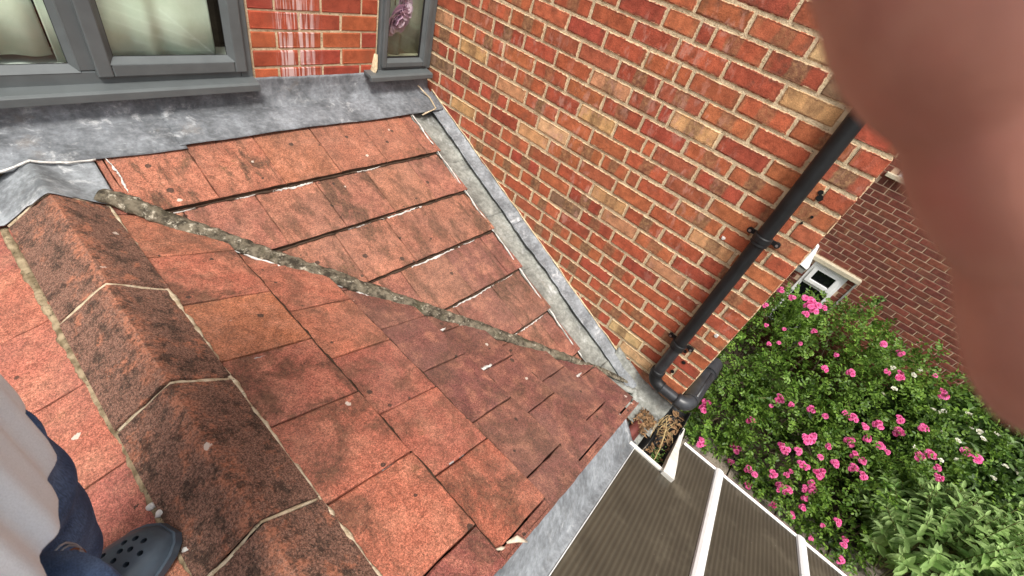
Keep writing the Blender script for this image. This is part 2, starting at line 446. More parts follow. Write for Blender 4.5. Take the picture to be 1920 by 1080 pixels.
# ------------------------------------------------------------------ ground
g = mk('ground', [(-60, -60, GZ), (60, -60, GZ), (60, 60, GZ), (-60, 60, GZ)], [(0, 1, 2, 3)], M['ground'], org=(0, 0, GZ))
g['kind'] = 'structure'
pv = mk('pavement', [(2.3, -6, GZ + .004), (4.62, -6, GZ + .004), (4.62, .6, GZ + .004), (2.3, .6, GZ + .004)], [(0, 1, 2, 3)], M['ground'], org=(3.4, -2, GZ))
pv['kind'] = 'structure'
for i in range(4):
    for j in range(11):
        x0, y0 = 2.32 + i * .575, .58 - (j + 1) * .6
        h = .03 + rng.uniform(-.004, .004)
        b = MB().box((x0 + .006, y0 + .006, GZ + .006), (x0 + .567, y0 + .592, GZ + h)).build('paving_slab', M['slab'], pv); bevel(b, .006)

# ------------------------------------------------------------------ bricks
def brick_mesh(name, L, H, mat, dep=.03, seed=0):
    rr = random.Random(seed); j = lambda s=.0018: rr.uniform(-s, s)
    c = .0045
    def ring(w, h, y, s): return [(-w + j(s), y, -h + j(s)), (w + j(s), y, -h + j(s)), (w + j(s), y, h + j(s)), (-w + j(s), y, h + j(s))]
    V = ring(L/2, H/2, dep, 0) + ring(L/2, H/2, c, .0018)
    # front outline with knocked corners: eight points
    k = .006
    w, h = L/2 - c, H/2 - c
    F8 = [(-w + k, -h), (w - k, -h), (w, -h + k), (w, h - k), (w - k, h), (-w + k, h), (-w, h - k), (-w, -h + k)]
    V += [(x + j(.0012), j(.0012), z + j(.0012)) for x, z in F8]
    F = [(1, 0, 4, 5), (2, 1, 5, 6), (3, 2, 6, 7), (0, 3, 7, 4),
         (4, 8, 15), (4, 5, 9, 8), (5, 10, 9), (5, 6, 11, 10), (6, 12, 11), (6, 7, 13, 12), (7, 14, 13), (7, 4, 15, 14), tuple(range(8, 16))]
    F = [tuple(q) for q in F]
    me = meshdata(name, V, F, mat)
    bm = bmesh.new(); bm.from_mesh(me); bmesh.ops.recalc_face_normals(bm, faces=bm.faces); bm.to_mesh(me); bm.free()
    return me
PAL_B = [(.43, .108, .053), (.45, .122, .057), (.40, .093, .050), (.44, .132, .061), (.36, .080, .046), (.47, .148, .066), (.385, .110, .058)]
PAL_BX = [(.62, .36, .16), (.24, .145, .085), (.54, .26, .14), (.33, .080, .045), (.66, .44, .22)]
PAL_A = [(.36, .07, .035), (.40, .085, .038), (.31, .06, .035), (.42, .11, .045), (.27, .05, .03)]
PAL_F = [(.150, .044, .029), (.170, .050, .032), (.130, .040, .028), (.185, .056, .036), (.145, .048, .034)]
def jitter(c, s=.12):
    k = 1 + rng.uniform(-s, s); return (c[0] * k, c[1] * k * (1 + rng.uniform(-.08, .08)), c[2] * k)

def stuff_bricks(name, items, mat, parent, face, at, col):
    """bricks beyond the picture, joined into one part"""
    if not items: return
    mb = MB()
    for (x0, x1, z0, z1) in items:
        if face == 'x': mb.box((at - .001, x0, z0), (at + .03, x1, z1))
        else: mb.box((x0, at - .001, z0), (x1, at + .03, z1))
    o = mb.build(name, mat, parent, color=col); o['kind'] = 'stuff'

# side wall, facing -X -------------------------------------------------------
BH = .0833; BZ0 = -.2409
wallB = tag(MB().box((D + .0025, YE + .006, GZ), (D + .25, 3.6, 1.9)).build('side_wall', M['mortar'], org=(D + .1, 1.0, GZ)),
            'tall side wall of orange red brick with cream mortar, carrying the black downpipe', 'brick wall')
bm_s = [brick_mesh('brick', .2165, .0720, M['brick'], seed=i) for i in range(6)]
rest = []
for k in range(-16, 26):
    if k % 2 == 0: js = [.083 + .2285 * i for i in range(0, 10)]
    else: js = [-.027 + .2275 * i for i in range(0, 11)]
    if k % 2 and -2 < k <= 7: js.append(.720); js.sort()
    if k in (4, 6): js = [q for q in js if q < 1.95] + [2.04, 2.10]
    js = [YE] + [q + rng.uniform(-.006, .006) for q in js if YE + .04 < q < 2.235] + [YA + .10]
    zt = BZ0 - k * BH; zc = zt - BH / 2
    for a, b in zip(js[:-1], js[1:]):
        if b - a < .03: continue
        yc = (a + b) / 2; lo = a + (.0055 if a > YE else -.002); hi = b - .0055
        if yc > .0 and zt < S1 * yc + K1 - .12: continue
        if yc <= 0 and zc < -2.35: continue
        vis = any(in_view((D, yy, zz)) for yy in (a, b) for zz in (zt, zt - BH)) and yc < 2.26
        if not vis: rest.append((lo, hi, zc - .036, zc + .036)); continue
        ln = hi - lo
        rr = rng.random()
        col = jitter(rng.choice(PAL_B if rr < .86 else PAL_BX))
        band = 0.0
        if ln > .15 and rng.random() < .42: band = rng.uniform(.5, .95)
        o = put('brick', rng.choice(bm_s), (D - rng.uniform(0, .0025), (lo + hi) / 2, zc + rng.uniform(-.0015, .0015)), wallB,
                (rng.uniform(-.012, .012), rng.uniform(-.008, .008), -math.pi / 2 + rng.uniform(-.01, .01)), (ln / .2165, 1, .995), (*col, band))
endb = []
for k in range(-24, 48):
    zc = BZ0 - k * BH - BH / 2
    if zc < GZ + .04: continue
    for a, b in (((D + .034, D + .118), (D + .130, D + .244)) if k % 2 else ((D + .034, D + .244),)): endb.append((a, b, zc - .0354, zc + .0354))
    if k > 25 or k < -16: rest.append((YE - .002, YE + .10, zc - .0354, zc + .0354))
stuff_bricks('brick_end', endb, M['brick'], wallB, 'y', YE, (.40, .105, .05, .2))
stuff_bricks('brick_course', rest, M['brick'], wallB, 'x', D, (.38, .105, .048, .3))
# holes and old plugs in the wall face beside the pipe
for (y, z, rr_) in [(-.005, -1.535, .009), (-.035, -1.60, .011), (-.02, -1.70, .010), (-.055, -.62, .006), (-.04, -.66, .005), (-.032, -.545, .013), (-.022, -.525, .010)]:
    MB().tube([(D - .006, y, z), (D + .002, y, z)], rr_, 8).build('old_fixing_hole', M['gasket'], wallB)
for (y, z, rr_) in [(.175, -.885, .010), (-.072, -1.34, .012)]:
    MB().tube([(D - .008, y, z), (D + .002, y, z)], [rr_ * .6, rr_], 8, jit=.3).build('filler_patch', M['sealant'], wallB)

# rear wall of the house, facing -Y ------------------------------------------
house = empty('brick_house', (0, YA + 1, GZ), 'red brick house wall with grey framed windows above the tiled roof', 'house')
mb = MB()
for (x0, x1, z0, z1) in [(-3.2, 2.04, GZ, -.93), (-3.2, -1.4, -.93, 1.9), (.962, 1.645, -.93, 1.9), (-1.4, .962, .62, 1.9), (1.645, 2.04, .62, 1.9)]:
    mb.box((x0, YA + .003, z0), (x1, YA + .22, z1))
wallA = mb.build('rear_wall', M['mortar'], house, (0, YA + .1, GZ))
bA = [brick_mesh('brick', .2185, .0715, M['brickA'], seed=20 + i) for i in range(5)]
restA = []
AH = .0812; AZ = -.642
for k in range(-30, 5):
    zt = AZ - k * AH; zc = zt - AH / 2
    ph = 1.423 if k % 2 == 0 else 1.313
    js = sorted([ph + .2285 * i for i in range(-20, 4)])
    spans = [(.966, 1.640), (-3.2, -1.405)] + ([(-1.4, 2.04)] if zc > .66 else [])
    for s0, s1 in spans:
        e = [s0] + [q + rng.uniform(-.004, .004) for q in js if s0 + .03 < q < s1 - .03] + [s1]
        for a, b in zip(e[:-1], e[1:]):
            lo, hi = a + .005, b - .005
            if zt < -.99: continue
            if s0 == .966 and in_view((a, YA, zt)) or in_view((b, YA, zt - AH)) and s0 == .966:
                put('brick', rng.choice(bA), ((lo + hi) / 2, YA - rng.uniform(0, .003), zc), wallA, (rng.uniform(-.01, .01), rng.uniform(-.006, .006), rng.uniform(-.01, .01)),
                    ((hi - lo) / .2185, 1, 1), (*jitter(rng.choice(PAL_A)), 0))
            else: restA.append((lo, hi, zc - .0355, zc + .0355))
stuff_bricks('brick_course', restA, M['brickA'], wallA, 'y', YA, (.36, .075, .036, 0))
# mortar patched round the narrow window's foot
P = MB(); P.tube([(1.60, YA - .004, -.955), (1.625, YA - .008, -.90), (1.632, YA - .006, -.83)], [.034, .03, .012], 8, flat=.5, jit=.5)
P.build('mortar_patch', M['mortar'], house, smooth=True)

# windows --------------------------------------------------------------------
def bar_frame(mb, x0, x1, z0, z1, w, y0, y1, wb=None):
    wb = wb or w
    mb.box((x0, y0, z0), (x0 + w, y1, z1)); mb.box((x1 - w, y0, z0), (x1, y1, z1))
    mb.box((x0 + w, y0 + .001, z0), (x1 - w, y1, z0 + wb)); mb.box((x0 + w, y0 + .001, z1 - w), (x1 - w, y1, z1))
def mitre(mb, x0, x1, z0, z1, i, y_out, y_in):
    """sloping glazing bead round an opening: outer rectangle at y_out, inner rectangle (inset i) at y_in"""
    V = [(x0, y_out, z0), (x1, y_out, z0), (x1, y_out, z1), (x0, y_out, z1), (x0+i, y_in, z0+i), (x1-i, y_in, z0+i), (x1-i, y_in, z1-i), (x0+i, y_in, z1-i)]
    mb.add(V, [(0, 1, 5, 4), (1, 2, 6, 5), (2, 3, 7, 6), (3, 0, 4, 7)])
win1 = empty('window', (.1, YA, -.93), parent=house); win1['label'] = 'wide grey casement window with pale curtain'
mb = MB(); bar_frame(mb, -1.39, .957, -.925, .61, .052, YA - .012, YA + .06)
mb.box((.338, YA - .0115, -.873), (.400, YA + .06, .558)); mb.box((-.47, YA - .0115, -.873), (-.41, YA + .06, .558))
bevel(mb.build('frame', M['upvc'], win1), .005)
mb = MB(); bar_frame(mb, .386, .926, -.893, .575, .050, YA - .030, YA + .03)
bevel(mb.build('sash', M['upvc'], win1), .006)
mb = MB(); mitre(mb, .432, .880, -.847, .53, .022, YA - .029, YA - .004); mb.build('glazing_bead', M['upvc'], win1)
mb = MB(); mitre(mb, .450, .862, -.829, .512, .006, YA - .006, YA - .002); mb.build('gasket', M['gasket'], win1)
mb = MB(); mitre(mb, -.41, .344, -.877, .56, .024, YA - .0125, YA + .012); mb.build('glazing_bead', M['upvc'], win1)
mb = MB(); mitre(mb, -.39, .324, -.857, .54, .006, YA + .010, YA + .014); mb.build('gasket', M['gasket'], win1)
MB().box((.447, YA, -.83), (.865, YA + .02, .515)).build('pane', M['glass'], win1)
MB().box((-.395, YA + .016, -.86), (.33, YA + .034, .545)).build('pane', M['glass'], win1)
MB().box((-1.33, YA + .016, -.86), (-.475, YA + .034, .545)).build('pane', M['glass'], win1)
def sill(x0, x1, y_nose, z_nose, z_back, t, parent):
    V = [(x0, YA + .02, z_back), (x1, YA + .02, z_back), (x1, y_nose + .012, z_nose + .003), (x0, y_nose + .012, z_nose + .003), (x0, y_nose, z_nose - .004), (x1, y_nose, z_nose - .004),
         (x0, y_nose, z_nose - t), (x1, y_nose, z_nose - t), (x0, y_nose + .02, z_nose - t), (x1, y_nose + .02, z_nose - t), (x0, y_nose + .02, z_nose - .012), (x1, y_nose + .02, z_nose - .012), (x0, YA + .02, z_back - .02), (x1, YA + .02, z_back - .02)]
    F = [(0, 1, 2, 3), (3, 2, 5, 4), (4, 5, 7, 6), (6, 7, 9, 8), (8, 9, 11, 10), (10, 11, 13, 12), (12, 13, 1, 0), (0, 3, 4, 6, 8, 10, 12), (1, 13, 11, 9, 7, 5, 2)]
    return mk('sill', V, F, M['upvc'], parent)
bevel(sill(-1.46, .955, 2.17, -.929, -.914, .033, win1), .002)
win2 = empty('window', (1.82, YA, -.93), parent=house); win2['label'] = 'narrow grey window in the wall corner'
mb = MB(); bar_frame(mb, 1.650, 2.036, -.918, .61, .040, YA - .014, YA + .06)
bevel(mb.build('frame', M['upvc'], win2), .005)
mb = MB(); bar_frame(mb, 1.664, 1.992, -.900, .59, .030, YA - .030, YA + .03)
bevel(mb.build('sash', M['upvc'], win2), .005)
mb = MB(); mitre(mb, 1.688, 1.968, -.874, .56, .022, YA - .029, YA - .002); mb.build('glazing_bead', M['upvc'], win2)
mb = MB(); mitre(mb, 1.706, 1.950, -.856, .542, .010, YA - .006, YA + .0); mb.build('gasket', M['gasket'], win2)
MB().box((1.704, YA, -.856), (1.952, YA + .02, .545)).build('pane', M['glass'], win2)
bevel(sill(1.560, 2.010, 2.165, -.926, -.912, .028, win2), .002)
# rooms behind the windows
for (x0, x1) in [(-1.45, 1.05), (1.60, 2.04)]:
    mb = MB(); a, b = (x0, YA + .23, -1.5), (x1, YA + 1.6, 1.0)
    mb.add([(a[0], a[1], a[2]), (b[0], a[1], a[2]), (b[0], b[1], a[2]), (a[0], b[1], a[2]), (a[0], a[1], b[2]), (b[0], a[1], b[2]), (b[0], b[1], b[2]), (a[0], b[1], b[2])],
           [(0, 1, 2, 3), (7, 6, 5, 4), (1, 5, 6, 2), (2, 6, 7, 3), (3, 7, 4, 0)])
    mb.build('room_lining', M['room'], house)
# inner reveals and window boards
mb = MB().box((-1.3, YA + .061, -.885), (.94, YA + .225, -.872)); mb.build('window_board', M['white'], house)
MB().box((1.66, YA + .07, -.885), (2.02, YA + .225, -.87)).build('window_board', M['stone'], house)

def curtain(name, x0, x1, y, z0, z1, n, amp, label, seed, mat='curtain'):
    V, F = grid(lambda u, v: (x0 + (x1 - x0) * u, y + amp * math.sin(u * n * 2 * math.pi + 1.3 * math.sin(u * 9 + seed)) * (.6 + .4 * (1 - v)), z0 + (z1 - z0) * v), 90, 8)
    V, F = thick(V, F, .003, (0, 1, 0))
    o = mk(name, V, F, M[mat], smooth=True); return tag(o, label, 'curtain')
curtain('curtain', .30, .835, YA + .045, -.865, .55, 3.2, .012, 'pale green curtain behind the right hand casement', 1)
curtain('curtain', -.6, .295, YA + .058, -.84, .55, 5, .012, 'pale green curtain behind the leftmost pane', 4)
curtain('curtain', 1.67, 2.035, YA + .09, -.865, .55, 1.6, .015, 'grey beige curtain behind the narrow corner window', 2, 'curtain2')

def rose_mesh(name, mat, R=.045, n=26, seed=0, cup=.6):
    rr = random.Random(seed); V = []; F = []
    for i in range(n):
        t = i / (n - 1); th = i * 2.399 + rr.uniform(-.25, .25)
        tilt = 1.35 - 1.15 * t + rr.uniform(-.12, .12)      # inner petals upright, outer ones spread
        r0 = R * (.05 + .30 * t); L = R * (.45 + .45 * t) * rr.uniform(.85, 1.1); w = R * (.30 + .34 * t)
        rad = Vector((math.cos(th), math.sin(th), 0)); tan = Vector((-math.sin(th), math.cos(th), 0)); up = Vector((0, 0, 1))
        dirv = rad * math.cos(tilt) + up * math.sin(tilt); nr = (-rad * math.sin(tilt) + up * math.cos(tilt))
        b = rad * r0 + up * (R * .15 * (1 - t))
        rows = [(0, .45, 0), (.45, 1, .10), (.85, .92, .12), (1.0, .5, -.05)]
        k = len(V)
        for (a, ww, lift) in rows:
            for s in (-1, 0, 1):
                V.append(b + dirv * (L * a) + tan * (w * ww * s) + nr * (L * (lift * cup + (.16 if s else 0) * cup)))
        for q in range(3):
            for s in range(2): F.append((k + q*3 + s, k + q*3 + s + 1, k + q*3 + s + 4, k + q*3 + s + 3))
    return meshdata(name, V, F, mat, True)
fl = empty('fabric_rose', (1.80, YA + .06, -.70), 'lilac fabric rose hanging inside the narrow corner window', 'ornament')
for i, (dx, dz, s, rx) in enumerate([(0, 0, 1.3, 1.9), (.045, .060, 1.0, 1.3)]):
    put('bloom', rose_mesh('bloom', M['lilac'], .062, 30, i), (1.785 + dx, YA + .045, -.655 + dz), fl, (rx, .2, .3), (s, s, s))
MB().tube([(1.79, YA + .055, -.60), (1.78, YA + .055, -.2), (1.79, YA + .055, .3)], .003, 6).build('cord', M['wood'], fl)

# ------------------------------------------------------------------ neighbour's house
nb = empty('neighbour_house', (XF + .5, -2, GZ), 'dark red brick house wall with white windows beyond the rose bush', 'house')
WIN = [(-1.045, -.594, -3.72, -2.588), (-2.1, -.60, -1.24, .2)]     # y0 y1 z0 z1 of the two openings
mb = MB()
segs = [(-9, -2.1, GZ - .3, 2.5), (-2.1, -1.045, GZ - .3, -1.29), (-2.1, -.60, .2, 2.5), (-.60, 2.5, -1.29, 2.5), (-.594, 2.5, GZ - .3, -1.29), (-1.045, -.594, -2.588, -1.29), (-1.045, -.594, GZ - .3, -3.72)]
for (y0, y1, z0, z1) in segs: mb.box((XF + .006, y0, z0), (XF + .25, y1, z1))
wallF = mb.build('side_wall', M['mortarF'], nb, (XF + .1, -2, GZ))
bF = [brick_mesh('brick', .2055, .0685, M['brickF'], seed=40 + i) for i in range(3)]
FL, FH, FZ = .2155, .0786, -1.402
cand = []; restF = []
for k in range(-30, 38):
    zt = FZ - k * FH; zc = zt - FH / 2
    y = -8.0 + (FL / 2 if k % 2 else 0) + .03
    while y < 2.3:
        a, b = y + .005, y + FL - .005; y += FL; yc = (a + b) / 2
        if (-1.05 < yc < -.59 and -3.75 < zc < -2.59) or (-2.12 < yc < -.58 and -1.30 < zc < .22): continue
        if k == -1 and -2.56 < yc < -.42: continue
        if -1.17 < yc < -.52 and -2.575 < zc < -2.505: continue
        v = in_view((XF, yc, zc), 10)
        (cand if v and zc > -3.6 and -3.3 < yc < -.3 else restF).append((yc, zc, a, b))
cand.sort(key=lambda c: (c[0] + 1.6) ** 2 + ((c[1] + 2.2) * .8) ** 2)
for i, (yc, zc, a, b) in enumerate(cand):
    if i >= 290: restF.append((yc, zc, a, b)); continue
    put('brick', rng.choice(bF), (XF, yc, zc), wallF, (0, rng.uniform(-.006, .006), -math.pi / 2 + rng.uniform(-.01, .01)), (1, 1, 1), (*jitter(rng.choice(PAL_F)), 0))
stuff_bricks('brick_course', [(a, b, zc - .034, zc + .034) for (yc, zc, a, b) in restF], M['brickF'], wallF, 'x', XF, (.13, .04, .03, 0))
# soldier course under the upper sill
sold = brick_mesh('soldier_brick', .065, .105, M['brickF'], seed=51)
for i in range(27):
    put('brick', sold, (XF, -.53 - i * .0735, -1.345), wallF, (0, 0, -math.pi / 2), (1, 1, 1), (*jitter(rng.choice(PAL_F)), 0))
bevel(MB().box((XF - .055, -2.2, -1.285), (XF + .02, -.502, -1.235)).build('stone_sill', M['stone'], nb), .006)
bevel(MB().box((XF - .075, -1.168, -2.575), (XF + .02, -.512, -2.512)).build('lintel', M['stone'], nb), .006)
w3 = empty('window', (XF, -.82, -3.7), parent=nb); w3['label'] = 'white framed window half hidden by pink roses'
mb = MB()
def fr_y(mb, y0, y1, z0, z1, w, x0, x1):
    mb.box((x0, y0, z0), (x1, y0 + w, z1)); mb.box((x0, y1 - w, z0), (x1, y1, z1))
    mb.box((x0 + .001, y0 + w, z0), (x1, y1 - w, z0 + w)); mb.box((x0 + .001, y0 + w, z1 - w), (x1, y1 - w, z1))
fr_y(mb, -1.045, -.594, -3.72, -2.59, .045, XF - .01, XF + .06); mb.box((XF - .009, -1.0, -2.945), (XF + .06, -.639, -2.905))
bevel(mb.build('frame', M['white'], w3), .004)
mb = MB(); fr_y(mb, -1.0, -.635, -2.905, -2.628, .055, XF - .03, XF + .03); bevel(mb.build('top_sash', M['white'], w3), .004)
MB().box((XF, -.95, -2.86), (XF + .02, -.68, -2.67)).build('pane', M['darkglass'], w3)
MB().box((XF + .01, -1.005, -3.68), (XF + .03, -.635, -2.945)).build('pane', M['darkglass'], w3)
w4 = empty('window', (XF, -1.3, -1.24), parent=nb); w4['label'] = 'white upper window above a stone sill'
mb = MB(); fr_y(mb, -2.1, -.62, -1.235, .2, .07, XF - .01, XF + .06); mb.box((XF - .009, -1.40, -1.165), (XF + .06, -1.32, .13))
bevel(mb.build('frame', M['white'], w4), .004)
mb = MB(); mb.box((XF - .03, -1.32, -1.165), (XF + .02, -.70, -.93)); bevel(mb.build('lower_panel', M['white'], w4), .004)
MB().box((XF + .005, -2.04, -1.17), (XF + .02, -1.40, .14)).build('pane', M['darkglass'], w4)
MB().box((XF + .004, -1.32, -.925), (XF + .02, -.69, .14)).build('pane', M['darkglass'], w4)
MB().box((XF - .012, -1.166, -4.2), (XF + .002, -1.142, -2.58)).build('grey_conduit', M['leadgreen'], nb)
# white bracket box seen at the wall edge
bx = MB(); bx.add([(XF, -.44, -2.36), (XF - .001, -.50, -2.40), (XF - .10, -.47, -2.40), (XF - .02, -.585, -2.72), (XF - .18, -.565, -2.70), (XF - .18, -.46, -2.68), (XF - .02, -.44, -2.72)], [(0, 1, 2), (1, 3, 4, 2), (2, 4, 5), (0, 2, 5, 6), (3, 6, 5, 4), (0, 6, 3, 1)])
bx.build('white_hood', M['white'], nb)
MB().box((XF - .17, -.56, -2.79), (XF - .02, -.45, -2.722)).build('hood_base', M['leadgreen'], nb)

# ------------------------------------------------------------------ the tiled roof
roof = empty('tiled_roof', (.8, .9, -2.1), 'weathered red concrete tile roof with a mortared valley and a dark ridge', 'roof')
# boarding under the tiles
def deck(name, P, n):
    V, F = thick([Vector(p) for p in P], [tuple(range(len(P)))], .03, n); mk(name, V, F, M['room'], roof)
z1 = lambda y, o=0: S1 * y + K1 + o
z2 = lambda x, o=0: S2 * x + K2 + o
z3 = lambda x, o=0: -1.1836 + .41 * x + o
deck('roof_deck', [(vx(2.2) if vx(2.2) > -.03 else -.03, 2.22, z1(2.22, -.05)), (vx(.09) , .09, z1(.09, -.05)), (2.04, .09, z1(.09, -.05)), (2.04, 2.22, z1(2.22, -.05))], (0, 0, -1))
deck('roof_deck', [(.09, 2.2, z2(.09, -.05)), (.09, .02, z2(.09, -.05)), (1.77, .02, z2(1.77, -.05)), (1.77, vy(1.77), z2(1.77, -.05)), (.09, vy(.09), z2(.09, -.05))], (0, 0, -1))
deck('roof_deck', [(-1.3, 2.22, z3(-1.3, -.05)), (-1.3, .02, z3(-1.3, -.05)), (.08, .02, z3(.08, -.05)), (.08, 2.22, z3(.08, -.05))], (0, 0, -1))

def tile(poly, fn, dn, lift, col, alpha, seed, name='tile', mat='tile'):
    """poly: outline in (u down the slope, v across); fn(u, v) -> point on the slope; dn: unit normal; lift(u) height above it"""
    rr = random.Random(seed)
    P = []
    for i in range(len(poly)):
        a, b = poly[i], poly[(i + 1) % len(poly)]
        L = math.hypot(b[0]-a[0], b[1]-a[1]); n = max(1, int(L / .045))
        for j in range(n):
            t = j / n; s = .0022 if j else .001
            P.append((a[0] + (b[0]-a[0])*t + rr.uniform(-s, s), a[1] + (b[1]-a[1])*t + rr.uniform(-s, s)))
    cu = sum(p[0] for p in P) / len(P); cv = sum(p[1] for p in P) / len(P)
    n = len(P); dn = Vector(dn)
    def pt(u, v, h): return Vector(fn(u, v)) + dn * (h + lift(u))
    V = []
    for (u, v) in P:                       # inner top ring
        du, dv = u - cu, v - cv; L = math.hypot(du, dv) or 1
        V.append(pt(u - du / L * .005, v - dv / L * .005, rr.uniform(-.0004, .0004)))
    for (u, v) in P: V.append(pt(u, v, -.0035 + rr.uniform(-.001, .001)))
    for (u, v) in P: V.append(pt(u, v, -.027))
    F = [tuple(range(n))]
    for i in range(n):
        j = (i + 1) % n
        F.append((i, n + i, n + j, j)); F.append((n + i, 2*n + i, 2*n + j, n + j))
    F.append(tuple(range(3*n - 1, 2*n - 1, -1)))
    o = mk(name, V, F, M[mat], roof, color=(*col, alpha))
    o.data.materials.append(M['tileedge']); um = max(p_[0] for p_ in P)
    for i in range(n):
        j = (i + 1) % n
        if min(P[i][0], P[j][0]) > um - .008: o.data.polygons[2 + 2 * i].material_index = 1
    bm = bmesh.new(); bm.from_mesh(o.data); bmesh.ops.recalc_face_normals(bm, faces=bm.faces); bm.to_mesh(o.data); bm.free()
    return o
def lifter(u0, u1, hi=.021, lo=-.012):
    return lambda u: lo + (hi - lo) * (u - u0) / (u1 - u0)
sd = 0
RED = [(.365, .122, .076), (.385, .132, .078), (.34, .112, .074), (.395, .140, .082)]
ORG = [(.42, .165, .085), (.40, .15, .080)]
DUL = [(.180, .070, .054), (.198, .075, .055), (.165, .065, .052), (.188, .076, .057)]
# upper slope: courses run along X, u = down slope (-Y)
n1 = Vector((0, -S1, 1)).normalized()
f1 = lambda u, v: (v, -u, S1 * -u + K1)
bott = [1.785, 1.515, 1.245, .985, .715, .445, .17]
top = 2.075
phase = [.565, .425, .36, .545, .41, .55, .4]
for ci, yb in enumerate(bott):
    yt = (bott[ci - 1] if ci else top)
    u0, u1 = -(yt + .055), -yb
    js = [phase[ci] + .2805 * i for i in range(-3, 7)]
    for v0, v1 in zip(js[:-1], js[1:]):
        p = [(u0, v0 + .0014), (u1, v0 + .0014), (u1, v1 - .0014), (u0, v1 - .0014)]
        # valley: stay on the upper side  (x >= vx(y))  ->  -v + vx.. linear in u
        # vx(y) = (S1*y + K1 - K2)/S2, y = -u
        p = clip(p, -S1 / S2, -1.0, -(K1 - K2) / S2 - .004) if False else p
        a_, c_ = -S1 / S2, (K1 - K2) / S2       # vx = a_*u + c_
        p = clip(p, a_, -1.0, -c_ - .004)
        p = clip(p, 0, 1, 1.790 + rng.uniform(-.006, .006))
        p = clip(p, 0, -1, -.262)
        if len(p) < 3: continue
        if max(q[1] for q in p) - min(q[1] for q in p) < .015: continue
        sd += 1
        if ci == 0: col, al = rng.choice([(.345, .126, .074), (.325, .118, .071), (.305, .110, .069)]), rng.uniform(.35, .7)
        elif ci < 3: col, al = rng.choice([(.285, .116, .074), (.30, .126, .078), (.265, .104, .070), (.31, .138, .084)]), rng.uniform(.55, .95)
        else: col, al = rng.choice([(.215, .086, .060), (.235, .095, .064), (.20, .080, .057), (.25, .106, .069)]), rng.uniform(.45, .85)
        if ci == 0 and v0 < .6: al = 1.0
        hgt = rng.uniform(-.0015, .0015)
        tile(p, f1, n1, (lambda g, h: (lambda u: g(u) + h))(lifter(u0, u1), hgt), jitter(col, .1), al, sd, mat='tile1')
# lower slope: courses run along Y, u = x
n2 = Vector((-S2, 0, 1)).normalized()
f2 = lambda u, v: (u, v, S2 * u + K2)
eave = [.485, .757, 1.030, 1.287, 1.552, 1.800]
for ci, xb in enumerate(eave):
    xt = eave[ci - 1] if ci else .20
    u0, u1 = xt - .055, xb
    ph = .138 if ci % 2 == 0 else .046
    js = [ph + .2755 * i + rng.uniform(-.004, .004) for i in range(-1, 8)]
    for v0, v1 in zip(js[:-1], js[1:]):
        p = [(u0, v0 + .003), (u1, v0 + .003), (u1, v1 - .003), (u0, v1 - .003)]
        a_, c_ = S2 / S1, (K2 - K1) / S1          # vy = a_*u + c_
        p = clip(p, -a_, 1.0, c_ - .004)
        p = clip(p, 0, -1, -.012 - rng.uniform(-.004, .004))
        if len(p) < 3 or max(q[1] for q in p) - min(q[1] for q in p) < .05: continue
        sd += 1
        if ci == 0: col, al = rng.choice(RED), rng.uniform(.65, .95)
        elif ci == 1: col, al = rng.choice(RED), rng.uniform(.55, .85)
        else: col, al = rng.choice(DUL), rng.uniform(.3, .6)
        if ci == 0 and .9 < v0 < 1.0: col, al = (.40, .146, .074), .3
        if ci == 1 and v0 < .3: col = (.37, .12, .07)
        if ci == 0 and v0 < .0: col = (.26, .085, .065)
        hgt = rng.uniform(-.002, .002)
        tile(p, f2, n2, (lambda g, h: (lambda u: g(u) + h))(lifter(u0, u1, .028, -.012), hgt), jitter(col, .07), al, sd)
    if ci % 2 == 1:      # the bare interlocking edge of the last tile in every second course: two ribs in a trough
        for (w0, w1, h) in [(.012, .020, -.006), (.0205, .0435, -.010)]:
            V = []
            g = lifter(u0, u1, .028, -.012)
            for u in (xt + .01, u1 - .002):
                for (v, hh) in ((w0, -.019), (w0, h), (w1, h), (w1, -.019)):
                    V.append(Vector(f2(u, v)) + n2 * (hh + g(u)))
            mk('interlock_rib', V, [(0, 1, 5, 4), (1, 2, 6, 5), (2, 3, 7, 6), (0, 3, 2, 1), (4, 5, 6, 7)], M['tile'], roof, color=(.23, .085, .060, .2))
# left slope (falls towards -X), where the person stands
n3 = Vector((-.41, 0, 1)).normalized()
f3 = lambda u, v: (-u, v, -.41 * u - 1.1836)
for ci, xb in enumerate([.315, .585, .855, 1.125]):
    u0, u1 = xb - .33, xb
    ph = .538 if ci % 2 == 0 else .40
    js = [ph + .2795 * i for i in range(-2, 6)]
    for v0, v1 in zip(js[:-1], js[1:]):
        p = [(max(u0, .0), v0 + .0018), (u1, v0 + .0018), (u1, v1 - .0018), (max(u0, .0), v1 - .0018)]
        p = clip(p, 0, -1, -.012); p = clip(p, 0, 1, 2.06)
        if len(p) < 3 or max(q[1] for q in p) - min(q[1] for q in p) < .05: continue
        sd += 1
        tile(p, f3, n3, lifter(u0, u1), jitter(rng.choice([(.36, .120, .082), (.335, .110, .078), (.375, .132, .082)]), .06), rng.uniform(0, .25), sd)

